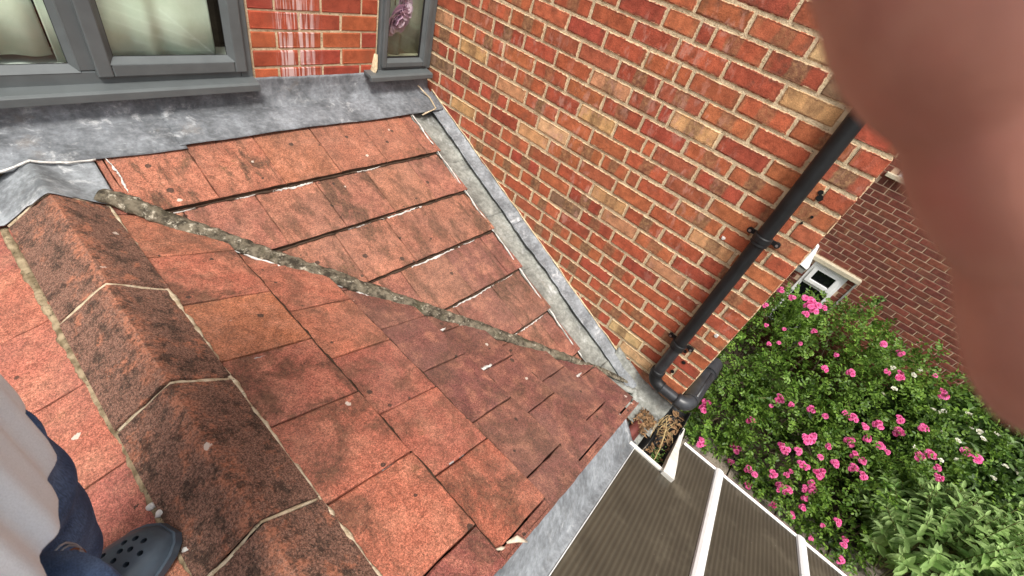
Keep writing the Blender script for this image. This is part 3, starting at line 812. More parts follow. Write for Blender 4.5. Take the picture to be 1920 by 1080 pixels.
# ridge ------------------------------------------------------------------------
RX = .086
def ridge_profile(s):            # s -1..1 -> (dx, z) across the ridge
    a = abs(s); q = (a * a) / (a + .05) * 1.05
    return (.132 * s, -1.101 - .094 * min(q, 1.02))
def ridge_piece(y0, y1, dx, seed):
    def top_(u, v):
        s = -1 + 2 * v; x, z = ridge_profile(s); y = y0 + (y1 - y0) * u
        k = 1 + .02 * (u - .5)
        nz = mn.noise(Vector((x * 9, y * 9, seed))) * .004 + mn.noise(Vector((x * 45, y * 45, seed))) * .0016
        yj = mn.noise(Vector((x * 20, seed, 0))) * .005 if u in (0.0, 1.0) else 0
        return Vector((RX + dx + x * k, y + yj, z + nz + .004 * u))
    V, F = grid(top_, 16, 18); V, F = thick(V, F, .016, (0, 0, -1))
    o = mk('ridge_tile', V, F, M['ridge'], roof, org=(RX + dx, (y0 + y1) / 2, -1.2), smooth=True)
    m_ = o.modifiers.new('edge', 'EDGE_SPLIT'); m_.split_angle = math.radians(50)
RJ = [1.845, 1.322, .892, .440, -.02]
for i in range(4): ridge_piece(RJ[i] - .006, RJ[i + 1] + .006, [.004, -.002, -.003, .003][i], i)
def bead(name, pts, rad, mat, flat=.7, jit=.45, n=9, step=.012, seed=0):
    """irregular line of mortar along a path"""
    P = []; R = []
    for i in range(len(pts) - 1):
        a, b = Vector(pts[i]), Vector(pts[i + 1]); k = max(1, int((b - a).length / step))
        for j in range(k):
            t = j / k; q = a.lerp(b, t)
            wv = Vector((mn.noise(q * 12 + Vector((seed, 0, 0))), mn.noise(q * 12 + Vector((0, seed, 5))), mn.noise(q * 12 + Vector((7, 0, seed)))))
            P.append(q + wv * (.0045 if seed < 50 else .004))
            ra = rad[i] + (rad[i + 1] - rad[i]) * t if isinstance(rad, (list, tuple)) else rad
            R.append(max(.001, ra * (1 + jit * mn.noise(q * 30 + Vector((0, 0, seed))) + jit * .5 * mn.noise(q * 90))))
    P.append(Vector(pts[-1])); R.append(R[-1] * .7)
    return MB().tube(P, R, n, flat=flat, jit=jit * .8, seed=seed).build(name, mat, roof, smooth=True)
bead('bedding_mortar', [(RX + .134, 1.85, -1.200), (RX + .128, .9, -1.198), (RX + .134, -.01, -1.198)], .0070, M['mortarR'], .7, .7, seed=1)
bead('bedding_mortar', [(RX - .138, 1.86, -1.212), (RX - .136, 1.2, -1.212), (RX - .128, .45, -1.210), (RX - .128, -.01, -1.210)], [.013, .012, .010, .009], M['mortarL'], .7, .45, step=.008, seed=2)
for i, yj in enumerate(RJ[1:4]):
    pts = []
    for s in [-.98, -.7, -.4, -.15, 0, .15, .4, .7, .98]:
        x, z = ridge_profile(s); pts.append((RX + x, yj + .002 * math.sin(s * 5 + i), z - .004))
    bead('joint_mortar', pts, .0042, M['mortarR'], .6, .9, seed=3 + i)
pts = [(RX + ridge_profile(s)[0], 1.842, ridge_profile(s)[1] - .003) for s in (-.95, -.6, -.3, 0, .3, .6, .95)]
bead('joint_mortar', pts, .005, M['mortarR'], .7, .4, seed=8)

# valley -----------------------------------------------------------------------
vp = []
for (x, dz) in [(.215, .030), (.25, .034), (.40, .020), (.62, .018), (.9, .017), (1.15, .018), (1.43, .016), (1.7, .010), (1.90, .004), (1.985, -.012)]:
    vp.append((x, vy(x), z2(x) + dz + .004))
bead('valley_mortar', vp, [.029, .038, .035, .035, .036, .034, .031, .025, .018, .012], M['valley'], .60, .20, 16, .009, seed=60)
bead('valley_mortar', [(x + .012, y + .024, z - .006) for x, y, z in vp[1:9]], [.014, .015, .013, .013, .015, .014, .012, .008], M['valley'], .6, .4, 8, .012, seed=70)

def strip(pts, w, up, mat=None, seed=0):
    """ragged smear of white sealant lying on the tiles"""
    rr = random.Random(seed); Vt = []
    P = [Vector(p) for p in pts]; n = 26
    for i in range(n + 1):
        t = i / n * (len(P) - 1); k = min(int(t), len(P) - 2); q = P[k].lerp(P[k + 1], t - k)
        tg = (P[k + 1] - P[k]).normalized(); sd_ = tg.cross(Vector(up)).normalized()
        q = q + sd_ * (w * rr.uniform(-.5, .5)); ww = w * (.35 + .65 * math.sin(math.pi * (.08 + .84 * i / n))) * rr.uniform(.25, 1.3)
        Vt += [q - sd_ * ww, q + Vector(up) * .004, q + sd_ * ww * rr.uniform(.6, 1.2)]
    F = []
    for i in range(n):
        for j in (0, 1): F.append((i*3 + j, i*3 + j + 1, i*3 + j + 4, i*3 + j + 3))
    V, F = thick(Vt, F, .005, tuple(-c for c in up)); mk('sealant_strip', V, F, mat or M['sealant'], roof, smooth=True)
for i, (a, b, w) in enumerate([((.37, 1.778), (.47, 1.776), .0018), ((.60, 1.778), (.72, 1.778), .002), ((.78, 1.776), (.97, 1.776), .006), ((1.20, 1.778), (1.36, 1.780), .003),
                               ((1.17, 1.507), (1.44, 1.508), .006), ((.99, 1.508), (1.12, 1.508), .002), ((1.17, 1.234), (1.50, 1.236), .0075), ((1.53, 1.236), (1.62, 1.236), .003), ((1.24, 0.974), (1.55, 0.977), .006), ((1.58, 0.977), (1.71, 0.977), .003), ((1.47, 0.706), (1.72, 0.705), .005)]):
    strip([(a[0], a[1], z1(a[1], -.002)), ((a[0]+b[0])/2, (a[1]+b[1])/2 - .003, z1(a[1], -.003)), (b[0], b[1], z1(b[1], -.002))], w, n1, seed=i)
for i, (xa, xb, w) in enumerate([(.47, .80, .009), (.84, .98, .006)]):
    strip([(xa, vy(xa) - .050, z2(xa, .006)), ((xa+xb)/2, vy((xa+xb)/2) - .052, z2((xa+xb)/2, .006)), (xb, vy(xb) - .047, z2(xb, .006))], w, n2, seed=20 + i)
for i, (xa, xb, y, w) in enumerate([(1.05, 1.16, .600, .008), (1.03, 1.10, .875, .005), (1.60, 1.69, .335, .008), (.30, .45, .942, .006), (.38, .47, .416, .006), (.58, .70, .328, .006)]):
    strip([(xa, y, z2(xa, .004)), (xb, y + .004, z2(xb, .006))], w, n2, M['sealgrey'] if i > 2 else None, seed=30 + i)

# dirt and moss beads in the laps, also painting in the step shadow lines
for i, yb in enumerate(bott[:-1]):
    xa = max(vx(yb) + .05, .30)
    if xa < 1.76: bead('lap_dirt_shade', [(xa, yb - .003, z1(yb, -.004)), ((xa + 1.77) / 2, yb - .004, z1(yb, -.004)), (1.77, yb - .003, z1(yb, -.004))], .0062, M['tileedge'], .6, .8, 6, .014, seed=20 + i)
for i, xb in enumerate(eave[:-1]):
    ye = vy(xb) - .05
    xo = xb + .019 + .0035 * i; bead('lap_dirt_shade', [(xo, .045, z2(xo, .000)), (xo + .001, ye / 2, z2(xo, .000)), (xo, ye - .03, z2(xo, .000))], .0042, M['tileedge'], .6, .8, 6, .014, seed=30 + i)

# lead work ----------------------------------------------------------------------
def wr(p, a=.004, s=1.0):    # dressed-by-hand unevenness
    v = Vector(p); return a * (mn.noise(v * 7 * s) + .5 * mn.noise(v * 19 * s) + .25 * mn.noise(v * 45 * s))
def apron(x0, x1, edge, name, mat, dz):
    def fn(u, v):
        x = x0 + (x1 - x0) * u
        # v 0..1: down the wall, round the bend, out over the tiles
        prof = [(YA - .004, -.935), (YA - .006, -.985), (2.222, -1.035), (2.195, -1.058), (2.15, z1(2.15, .014)), (2.10, z1(2.10, .014)), (edge(x), z1(edge(x), .012))]
        t = v * (len(prof) - 1); k = min(int(t), len(prof) - 2); q = t - k
        y = prof[k][0] + (prof[k+1][0] - prof[k][0]) * q; z = prof[k][1] + (prof[k+1][1] - prof[k][1]) * q
        sr = (x - RX) / .132
        if v > .5: z -= .41 * max(0, -.03 - x) * min(1, (v - .5) * 3)
        if abs(sr) < 1.3 and v > .5: z = max(z, ridge_profile(max(-1, min(1, sr)))[1] + .018)
        w = wr((x, y, z), .006); return Vector((x, y - w * .5, z + w + dz))
    V, F = grid(fn, 60, 24); V, F = thick(V, F, .003, (0, .5, -.8)); return mk(name, V, F, mat, roof, smooth=True)
apron(-.6, .565, lambda x: 2.034 + .005 * math.sin(x * 9) - .02 * max(0, -x), 'lead_flashing', M['lead'], .0)
apron(.545, 2.03, lambda x: 2.046 + .004 * math.sin(x * 7), 'lead_flashing', M['lead'], .005)
# saddle over the ridge end
def smax(a, b, k=.018):
    h = max(0.0, min(1.0, .5 + .5 * (a - b) / k)); return b + (a - b) * h + k * h * (1 - h)
def sad(u, v):
    x = -.52 + .775 * u; y = 2.075 - .237 * v
    s = (x - RX) / .132
    zr = ridge_profile(max(-1.4, min(1.4, s)))[1] + .010 if abs(s) < 1.4 else -9
    zs = z2(x, .010) if x > RX else z3(x, .010)
    z = smax(zr, zs)
    if x > RX: z = smax(z, z1(y, .004), .03)
    yy = y - (.010 if abs(s) < .4 and v > .9 else 0) + (max(0, -s - 1) * .03 * v)
    w = wr((x, y, z), .005); return Vector((x, yy, z + w))
V, F = grid(sad, 64, 24); V, F = thick(V, F, .003); mk('lead_saddle', V, F, M['leadpale'], roof, smooth=True)
strip([(-.12, 2.028, z1(2.03, -.02)), (-.03, 2.030, z1(2.03, .016)), (.03, 2.030, -1.104), (.09, 2.030, -1.082), (.14, 2.030, -1.100), (.20, 2.030, z1(2.03, .018)), (.262, 2.032, z1(2.03, .016))], .0035, (0, 0, 1), seed=50)
strip([(.262, 2.03, z2(.262, .03)), (.268, 1.93, z2(.268, .022)), (.262, 1.86, z2(.262, .022))], .005, (0, 0, 1), seed=51)
strip([(.292, 2.03, z1(2.03, .014)), (.302, 1.96, z1(1.96, .014)), (.296, 1.88, z1(1.88, .012))], .004, (0, 0, 1), seed=52)
# lead-lined gully beside the side wall: laid in lapped lengths
ends = [2.13, 1.785, 1.40, 1.03, .72, .30]
for i in range(5):
    ya_, yb_ = ends[i], ends[i + 1] - .05
    def fn(u, v, ya_=ya_, yb_=yb_, i=i):
        y = ya_ + (yb_ - ya_) * u
        x0 = 1.765 + .010 * mn.noise(Vector((y * 6, i, 0))) + .010 * mn.noise(Vector((y * 25, i, 3)))
        x = x0 + (2.04 - x0) * v
        prof = -.002 - .042 * math.sin(min(1, v * 2.2) * math.pi / 2) + .010 * max(0, v - .75) * 4
        if v < .07: prof += .010
        w = wr((x, y, i * 3.), .007); return Vector((x, y, z1(y, prof) + w + .006 * u + .002 * i))
    V, F = grid(fn, 30, 18); V, F = thick(V, F, .004); mk('lead_gully', V, F, M['leadgreen'], roof, smooth=True)
# cover flashing dressed against the wall, two lapped lengths
for i, (ya_, yb_) in enumerate([(2.20, 1.19), (1.23, .085)]):
    def fn(u, v, ya_=ya_, yb_=yb_, i=i):
        y = ya_ + (yb_ - ya_) * u
        x0 = 1.958 + .012 * mn.noise(Vector((y * 4, i, 9))) + .006 * mn.noise(Vector((y * 17, 2, i)))
        x = x0 + (D + .002 - x0) * v
        prof = -.008 + .022 * v * v + (.003 if v < .1 else 0)
        top_ = .010 * mn.noise(Vector((y * 13, i, 1))) * v
        w = wr((x, y, 4. + i), .004); return Vector((x, y, z1(y, prof) + w + top_ + .004 * i))
    V, F = grid(fn, 60, 10); V, F = thick(V, F, .008); mk('cover_flashing', V, F, M['leadpale' if i else 'leadpale'], roof, smooth=True)
P = [(D - .002, y, z1(y, .018 + .01 * mn.noise(Vector((y * 9, 0, 0))))) for y in [2.2 - .06 * i for i in range(35)]]
bead('pointing_mortar', P, .005, M['mortar'], .8, .7, 7, .02, seed=11)
bead('pointing_mortar', [(1.93, 2.20, -1.005), (1.975, 2.13, -1.06), (1.975, 2.06, -1.095), (1.84, 2.03, z1(2.03, .016))], .006, M['mortarR'], .6, .5, 7, .015, seed=12)
P = [(1.772 + .008 * mn.noise(Vector((y * 14, 5, 0))), y, z1(y, .014)) for y in [2.04 - .04 * i for i in range(42)]]
bead('gully_edge', P, .0040, M['sealant'], .7, .8, 6, .015, seed=13)
# lead tray at the foot of valley and wall
def tray(u, v):
    y = .30 - .44 * u; x = 1.80 + .25 * v
    z = max(z1(y, -.02), -1.948 - .03 * u) + (.03 * max(0, .25 - v) * 4 * .3) + .02 * max(0, v - .7) * 3 + .055 * max(0, v - .85) / .15
    w = wr((x, y, 2.), .009); return Vector((x, y, z + w))
V, F = grid(tray, 30, 20); V, F = thick(V, F, .004); mk('lead_tray', V, F, M['leadgreen'], roof, smooth=True)
bead('valley_mortar', [(1.84, .235, -1.885), (1.91, .16, -1.915), (1.95, .07, -1.93), (1.90, .02, -1.945)], [.012, .022, .020, .012], M['leadgreen'], .7, .8, 9, .01, seed=80)
# mortar and undercloak below the verge
V, F = thick([(.2, .030, z2(.2, -.03)), (1.79, .030, z2(1.79, -.03)), (1.79, .016, z2(1.79, -.075)), (.2, .016, z2(.2, -.075))], [(0, 1, 2, 3)], .012, (0, 1, 0))
mk('verge_undercloak', V, F, M['terracotta'], roof)
# small pale fixings and shells on the verge
def thing_lump(name, p, s, mat, label, cat, seed):
    rr = random.Random(seed); bm = bmesh.new(); bmesh.ops.create_icosphere(bm, subdivisions=2, radius=1)
    for v in bm.verts: v.co = Vector((v.co.x * s[0], v.co.y * s[1], v.co.z * s[2])) * (1 + .35 * mn.noise(v.co * 1.8 + Vector((seed, 0, 0))))
    me = bpy.data.meshes.new(name); bm.to_mesh(me); bm.free(); me.materials.append(mat)
    me.polygons.foreach_set('use_smooth', [True] * len(me.polygons))
    o = bpy.data.objects.new(name, me); link(o, p, None); tag(o, label, cat); return o

# ------------------------------------------------------------------ conservatory
CS, CK = -.395, -1.272
zc_ = lambda x, o=0: CS * x + CK + o
cons = empty('conservatory', (1.2, -1.2, GZ), 'lean-to conservatory with bronze polycarbonate roof and white glazing bars', 'conservatory')
nC = Vector((-CS, 0, 1)).normalized()
def slab(name, poly, t, mat, o=0, parent=cons):
    V, F = thick([Vector((x, y, zc_(x, o))) for x, y in poly], [tuple(range(len(poly)))], t, tuple(-nC))
    return mk(name, V, F, mat, parent)
XT, XE = -.6, 2.03
bars = [-.552, -1.034, -1.516, -1.998, -2.48]
slab('polycarbonate_panel', [(XT, -.06), (XT, -.536), (XE, -.536), (XE, -.318), (1.622, -.318), (1.612, -.06)][::-1], .016, M['poly'])
for a, b in zip(bars[:-1], bars[1:]):
    slab('polycarbonate_panel', [(XT, a - .016), (XT, b + .016), (XE, b + .016), (XE, a - .016)][::-1], .016, M['poly'])
for b in bars[:-1]:
    V = []
    for x in (XT, XE + .012):
        for (dy, h) in ((-.026, .002), (-.022, .012), (-.010, .018), (.010, .018), (.022, .012), (.026, .002)):
            V.append(Vector((x, b + dy, zc_(x))) + nC * h)
    F = [(i, i + 1, i + 7, i + 6) for i in range(5)] + [tuple(range(5, -1, -1)), tuple(range(6, 12)), (0, 6, 11, 5)]
    mk('glazing_bar', V, F, M['white'], cons)
# eave closure, eave beam and gutter
mb = MB(); mb.add([Vector((x, y, zc_(XE) + h)) for (x, h) in ((XE - .004, .004), (XE + .014, .004), (XE + .014, -.03), (XE - .004, -.03)) for y in (-.322, -2.6)], [(0, 1, 3, 2), (2, 3, 5, 4), (4, 5, 7, 6), (6, 7, 1, 0), (0, 2, 4, 6), (1, 7, 5, 3)])
mb.build('eave_trim', M['white'], cons)
mb = MB(); mb.add([Vector((x, y, zc_(1.612) + h)) for (x, h) in ((1.608, .012), (1.628, .012), (1.628, -.05), (1.608, -.05)) for y in (-.075, -.318)], [(0, 1, 3, 2), (2, 3, 5, 4), (4, 5, 7, 6), (6, 7, 1, 0), (0, 2, 4, 6), (1, 7, 5, 3)])
mb.build('end_trim', M['whiteold'], cons)
MB().box((XE - .09, -2.6, zc_(XE) - .16), (XE - .005, -.32, zc_(XE) - .035)).build('eave_beam', M['white'], cons)
def half_round(mb, p0, p1, R, th=.003, n=12):
    a, b = Vector(p0), Vector(p1); t = (b - a).normalized(); s = t.cross(Vector((0, 0, 1))).normalized()
    V = []
    for p in (a, b):
        for rr in (R, R - th):
            for i in range(n + 1):
                an = math.pi * i / n; V.append(p + s * (math.cos(an) * rr) + Vector((0, 0, -math.sin(an) * rr)))
    k = n + 1; F = []
    for i in range(n):
        F.append((i, i + 1, 2*k + i + 1, 2*k + i)); F.append((k + i + 1, k + i, 3*k + i, 3*k + i + 1))
    F += [(0, 2*k, 3*k, k), (n, k + n, 3*k + n, 2*k + n)]
    for o in (0, 2*k): F += [(o + i, o + k + i, o + k + i + 1, o + i + 1) for i in range(n)]
    mb.add(V, F)
MB().box((XE + .016, -2.6, zc_(XE) - .05), (XE + .034, -.33, zc_(XE) - .012)).build('eave_channel', M['terracotta'], cons)
# white board that closes the side of the roof beside the notch
V = []
for x, w, h in ((1.596, .046, .034), (1.74, .036, .040), (1.86, .022, .046), (2.10, .012, .062)):
    for (dy, hh) in ((-w, -.02), (-w, h), (w * .4, h), (w * .4, -.02)): V.append(Vector((x, -.292 + dy + (x - 1.6) * .05, zc_(x) + hh)))
F = [(i*4 + j, i*4 + (j + 1) % 4, (i + 1)*4 + (j + 1) % 4, (i + 1)*4 + j) for i in range(3) for j in range(4)] + [(3, 2, 1, 0), (12, 13, 14, 15)]
bevel(mk('side_board', V, F, M['whiteold'], cons), .003)
# lead flashing from under the verge tiles down on to the polycarbonate
def vf(u, v):
    x = .1 + 1.56 * u
    y = .030 - .136 * v + .004 * mn.noise(Vector((x * 5, v, 0)))
    za, zb = z2(x, -.026), zc_(x, .006)
    q = v ** 1.15; z = za + (zb - za) * min(1, q * 1.35)
    w = wr((x, y, 8.), .004); return Vector((x, y, max(z, zb) + w * (1 - .6 * v)))
V, F = grid(vf, 60, 14); V, F = thick(V, F, .003); mk('lead_flashing', V, F, M['leadpale'], cons, smooth=True)
MB().tube([(.2, -.109, zc_(.2, .008)), (1.62, -.109, zc_(1.62, .008))], .002, 6).build('flashing_edge', M['white'], cons)
# glazed side below the eave, on a low brick wall
MB().box((XE - .12, -2.6, GZ), (XE - .02, -.30, GZ + .6)).build('dwarf_wall', M['mortarF'], cons)
for y in (-.33, -.9, -1.47, -2.03, -2.57):
    MB().box((XE - .085, y - .03, GZ + .6), (XE - .02, y + .03, zc_(XE) - .16)).build('post', M['white'], cons)
for y in (-.33, -.9, -1.47, -2.03):
    MB().box((XE - .06, y - .54, GZ + .6), (XE - .045, y - .03, zc_(XE) - .165)).build('pane', M['darkglass'], cons)

# ------------------------------------------------------------------ downpipe on the side wall
dp = empty('downpipe', (2.0, .04, -1.9), 'black plastic downpipe fixed to the side wall, turning round its corner', 'downpipe')
PX, PY, R0 = D - .052, .040, .0325
def cyl(name, p0, p1, rad, mat, n=20, parent=dp): 
    mb = MB(); mb.tube([p0, p1], rad, n); o = mb.build(name, mat, parent, smooth=True)
    o.modifiers.new('es', 'EDGE_SPLIT').split_angle = math.radians(40); return o
cyl('pipe', (PX, PY, 1.9), (PX, PY, -.80), R0, M['black'])
cyl('pipe', (PX, PY, -.78), (PX, PY, -1.50), R0 * .97, M['black'])
cyl('pipe', (PX, PY, -1.49), (PX, PY, -1.71), R0 * .97, M['blackgrey'])
def coupling(z, clip_=True):
    mb = MB(); mb.tube([(PX, PY, z + .030), (PX, PY, z + .026), (PX, PY, z + .004), (PX, PY, z), (PX, PY, z - .012), (PX, PY, z - .016)], [R0 + .004, R0 + .007, R0 + .007, R0 + .004, R0 + .006, R0 + .001], 22)
    mb.build('coupling', M['black'], dp, smooth=True).modifiers.new('es', 'EDGE_SPLIT').split_angle = math.radians(30)
    if clip_:
        mb = MB()
        for s in (-1, 1):
            mb.box((D - .010, PY + s * .034, z - .006), (D - .001, PY + s * .070, z + .014))
            mb.tube([(D - .016, PY + s * .062, z + .004), (D - .001, PY + s * .062, z + .004)], .013, 14)
        mb.build('bracket', M['black'], dp)
        for s in (-1, 1): MB().tube([(D - .020, PY + s * .062, z + .004), (D - .015, PY + s * .062, z + .004)], .006, 10).build('screw', M['screw'], dp)
coupling(-.79); coupling(-1.50)
def elbow(name, c, a, b, R, bend, mat, n=8):
    """pipe bend from direction a (pointing away from the corner) to b"""
    c, a, b = Vector(c), Vector(a).normalized(), Vector(b).normalized()
    P = [c + a * (bend * (1 - t)) ** 1.0 * (1 - t) + b * bend * t * t for t in [i / n for i in range(n + 1)]]
    mb = MB(); mb.tube(P, R, 20); return mb.build(name, mat, dp, smooth=True)
def bend_pts(c, a, b, bd, n=8):
    c, a, b = Vector(c), Vector(a).normalized(), Vector(b).normalized()
    return [c + a * bd * (1 - t) ** 2 + b * bd * t * t for t in [i / n for i in range(n + 1)]]
ZH = -1.802
MB().tube(bend_pts((PX, PY, ZH), (0, 0, 1), (0, -1, 0), .072), R0 + .003, 20).build('elbow', M['black'], dp, smooth=True)
MB().tube([(PX, PY, -1.706), (PX, PY, -1.71), (PX, PY, -1.738), (PX, PY, -1.742)], [R0 + .002, R0 + .006, R0 + .006, R0 + .002], 20).build('collar', M['black'], dp, smooth=True)
cyl('pipe', (PX, PY - .07, ZH), (PX, -.125, ZH), R0 * .97, M['blackgrey'])
YH = -.190
MB().tube(bend_pts((PX, YH, ZH), (0, 1, 0), (1, 0, 0), .066), R0 + .010, 20).build('elbow', M['blackgrey'], dp, smooth=True)
cyl('pipe', (PX + .06, YH, ZH), (2.50, YH, ZH - .006), R0 + .012, M['blackgrey'])
cyl('pipe', (2.36, YH, ZH), (2.40, YH, ZH), R0 + .017, M['blackgrey'])
MB().tube([(PX + .075, YH - .012, ZH + .037), (2.33, YH - .012, ZH + .037)], .010, 8).build('access_rib', M['blackgrey'], dp, smooth=True)
MB().tube([(PX + .078, YH - .012, ZH + .044), (PX + .082, YH - .012, ZH + .050)], .007, 10).build('screw', M['screw'], dp)
MB().tube(bend_pts((2.52, YH, ZH - .006), (-1, 0, 0), (0, 0, -1), .07), R0 + .010, 20).build('elbow', M['blackgrey'], dp, smooth=True)
cyl('pipe', (2.52, YH, ZH - .07), (2.52, YH, GZ), R0, M['black'])

# outlet gutter below the valley, full of litter
og = empty('outlet_gutter', (1.85, -.2, -2.1), 'short black gutter full of dead leaves beside the white board', 'gutter')
mb = MB(); half_round(mb, (1.655, -.222, -2.000), (2.22, -.198, -2.012), .058); mb.build('channel', M['black'], og, smooth=True)
mb = MB(); half_round(mb, (2.00, -.208, -2.004), (2.06, -.206, -2.006), .064); mb.build('union', M['black'], og, smooth=True)
MB().box((1.64, -.09, -2.12), (2.05, -.07, -1.99)).build('fascia', M['terracotta'], og)
MB().tube([(1.70, -.045, -1.985), (1.83, -.055, -1.975)], .028, 14).build('stub_pipe', M['terracotta'], og, smooth=True)
V, F = grid(lambda u, v: Vector((1.63 + .42 * u, -.005 - .115 * v, -1.985 - .02 * v + wr((u * 3, v * 3, 5.), .012))), 20, 8); V, F = thick(V, F, .004)
mk('lead_lining', V, F, M['leadgreen'], og, smooth=True)
# litter: heaps of dry leaves
def leaf_heap(name, n, box, size, mat, label, seed, flat=.8):
    r_ = np.random.RandomState(seed); V = []; F = []
    for i in range(n):
        c = Vector([box[k][0] + (box[k][1] - box[k][0]) * r_.rand() for k in range(3)])
        a = Vector(r_.randn(3) * (1, 1, 1 - flat)).normalized(); b = a.cross(Vector(r_.randn(3) * (.4, .4, 1))).normalized(); q = a.cross(b)
        L = size * (.5 + r_.rand()); w = L * (.25 + .25 * r_.rand()); cu = L * .25 * r_.randn()
        k = len(V)
        V += [c - a * L, c - a * L * .2 + b * w + q * cu, c + a * L, c - a * L * .2 - b * w + q * cu * .6, c + q * cu * .3]
        F += [(k, k + 1, k + 4), (k + 1, k + 2, k + 4), (k + 2, k + 3, k + 4), (k + 3, k, k + 4)]
    o = mk(name, V, F, mat); tag(o, label, 'leaf litter', kind='stuff'); return o
leaf_heap('leaf_litter', 260, ((1.78, 1.93), (-.12, -.02), (-1.985, -1.945)), .016, M['litter'], 'brown leaf litter heaped at the foot of the valley', 3)
leaf_heap('leaf_litter', 170, ((1.66, 2.16), (-.265, -.165), (-2.045, -2.015)), .016, M['litter'], 'brown leaf litter lying along the black gutter', 5)
weed = empty('dry_weed', (1.86, -.15, -1.99), 'withered yellow weed drooping out of the leaf litter', 'weed')
r_ = random.Random(4); mb = MB()
for i in range(26):
    a = r_.uniform(0, 6.28); h = r_.uniform(.03, .12)
    b0 = Vector((1.90 + r_.uniform(-.05, .06), -.165 + r_.uniform(-.04, .05), -1.975)); tip = b0 + Vector((math.cos(a) * r_.uniform(.02, .09), math.sin(a) * r_.uniform(.02, .06) - .02, h * .35))
    mb.tube([b0, b0.lerp(tip, .5) + Vector((0, 0, h * .6)), tip], [.0022, .0018, .001], 5)
mb.build('stalk', M['straw'], weed)
MB().tube([(1.93, -.15, -1.90), (1.86, -.18, -1.90), (1.77, -.215, -1.955), (1.70, -.225, -1.975)], [.003, .003, .0025, .002], 6).build('long_stalk', M['straw'], weed)
mb = MB()
for i in range(70):
    c = Vector((1.73 + r_.gauss(0, .03), -.225 + r_.gauss(0, .015), -1.975 + r_.uniform(-.01, .015)))
    a = r_.uniform(0, 6.28); d_ = Vector((math.cos(a), math.sin(a), r_.uniform(-.2, .6))) * .009; e_ = Vector((-math.sin(a), math.cos(a), .2)) * .004
    mb.add([c, c + d_ * .5 + e_, c + d_, c + d_ * .5 - e_], [(0, 1, 2, 3)])
mb.build('moss_tuft', M['leaf3'], weed)
tag(MB().tube([(.545, .045, z2(.55, .004)), (.575, .030, z2(.57, .018)), (.60, .004, z2(.6, .006))], [.003, .009, .002], 8, flat=.4, jit=.5).build('dead_leaf', M['shell'], smooth=True), 'pale curled dead leaf caught on the tile verge', 'leaf')
tag(MB().tube([(.50, .055, z2(.5, .004)), (.515, .045, z2(.51, .010)), (.53, .040, z2(.53, .004))], [.002, .005, .002], 8, flat=.6, jit=.4).build('dead_leaf', M['shell'], smooth=True), 'tiny pale dead leaf on the tile by the lead strip', 'leaf')
for i, (x, y, s, lb) in enumerate([(-.055, .665, .011, 'smaller of two white mortar crumbs near the clog toe'), (-.045, .636, .013, 'larger of two white mortar crumbs near the clog toe'), (-.028, .520, .017, 'white mortar crumb between clog and ridge bedding')]):
    thing_lump('mortar_crumb', (x, y, z3(x, .006)), (s, s * .8, s * .6), M['sealant'], lb, 'mortar crumb', 60 + i)

# ------------------------------------------------------------------ plants
def fast_mesh(name, V, quads, mat, parent, org, smooth=False):
    me = bpy.data.meshes.new(name); V = (V - np.asarray(org)).astype(np.float32); n = len(quads)
    me.vertices.add(len(V)); me.vertices.foreach_set('co', V.ravel())
    me.loops.add(n * 4); me.loops.foreach_set('vertex_index', quads.astype(np.int32).ravel())
    me.polygons.add(n); me.polygons.foreach_set('loop_start', np.arange(0, n * 4, 4, dtype=np.int32))
    me.update(calc_edges=True); me.materials.append(mat)
    if smooth: me.polygons.foreach_set('use_smooth', np.ones(n, bool))
    o = bpy.data.objects.new(name, me); link(o, org, parent); return o
def unit(a): return a / np.maximum(np.linalg.norm(a, axis=1, keepdims=True), 1e-9)
def leaves(B, Dr, Nr, L, Wd, fold=.25, curl=.15):
    """hexagonal folded leaves: base, direction, normal, length, half width"""
    Dr = unit(Dr); Sd = unit(np.cross(Dr, Nr)); Nr = np.cross(Sd, Dr); L = L[:, None]; Wd = Wd[:, None]
    tip = B + Dr * L - Nr * L * curl
    pts = [B, B + Dr*L*.30 + Sd*Wd*.9 + Nr*Wd*fold, B + Dr*L*.68 + Sd*Wd*.75 + Nr*(Wd*fold - L*curl*.4), tip,
           B + Dr*L*.68 - Sd*Wd*.75 + Nr*(Wd*fold - L*curl*.4), B + Dr*L*.30 - Sd*Wd*.9 + Nr*Wd*fold]
    V = np.stack(pts, 1).reshape(-1, 3); k = np.arange(len(B))[:, None] * 6
    Q = np.concatenate([k + np.array([[0, 1, 2, 3]]), k + np.array([[3, 4, 5, 0]])], 0)
    return V, Q
def shell(E, n, R, lo=.72, hi=1.06, keep=.85, jag=.15):
    """points spread through the outer skin of a union of ellipsoids, with outward normals"""
    E = np.asarray(E, float); area = (E[:, 3] * E[:, 4] * E[:, 5]) ** (2 / 3); pick = R.choice(len(E), n, p=area / area.sum())
    d = unit(R.randn(n, 3)); e = E[pick]
    t = lo + (hi - lo) * np.sqrt(R.rand(n))
    # clumps: push the surface in and out
    ph = d * 5.0 + e[:, :3] * 3
    t = t + jag * np.sin(ph[:, 0] * 1.7 + ph[:, 2]) * np.sin(ph[:, 1] * 2.1 + .5 * ph[:, 0]) + jag * .6 * np.sin(ph[:, 2] * 3.7) * np.sin(ph[:, 0] * 3.1 + ph[:, 1] * 2.3)
    p = e[:, :3] + d * e[:, 3:6] * t[:, None]; nn = unit(d / e[:, 3:6])
    ok = p[:, 2] > GZ + .03
    for q in E:
        ins = (((p - q[:3]) / q[3:6]) ** 2).sum(1) < keep ** 2 * lo ** 2
        ok &= ~ins
    return p[ok], nn[ok]
RS = np.random.RandomState(11)
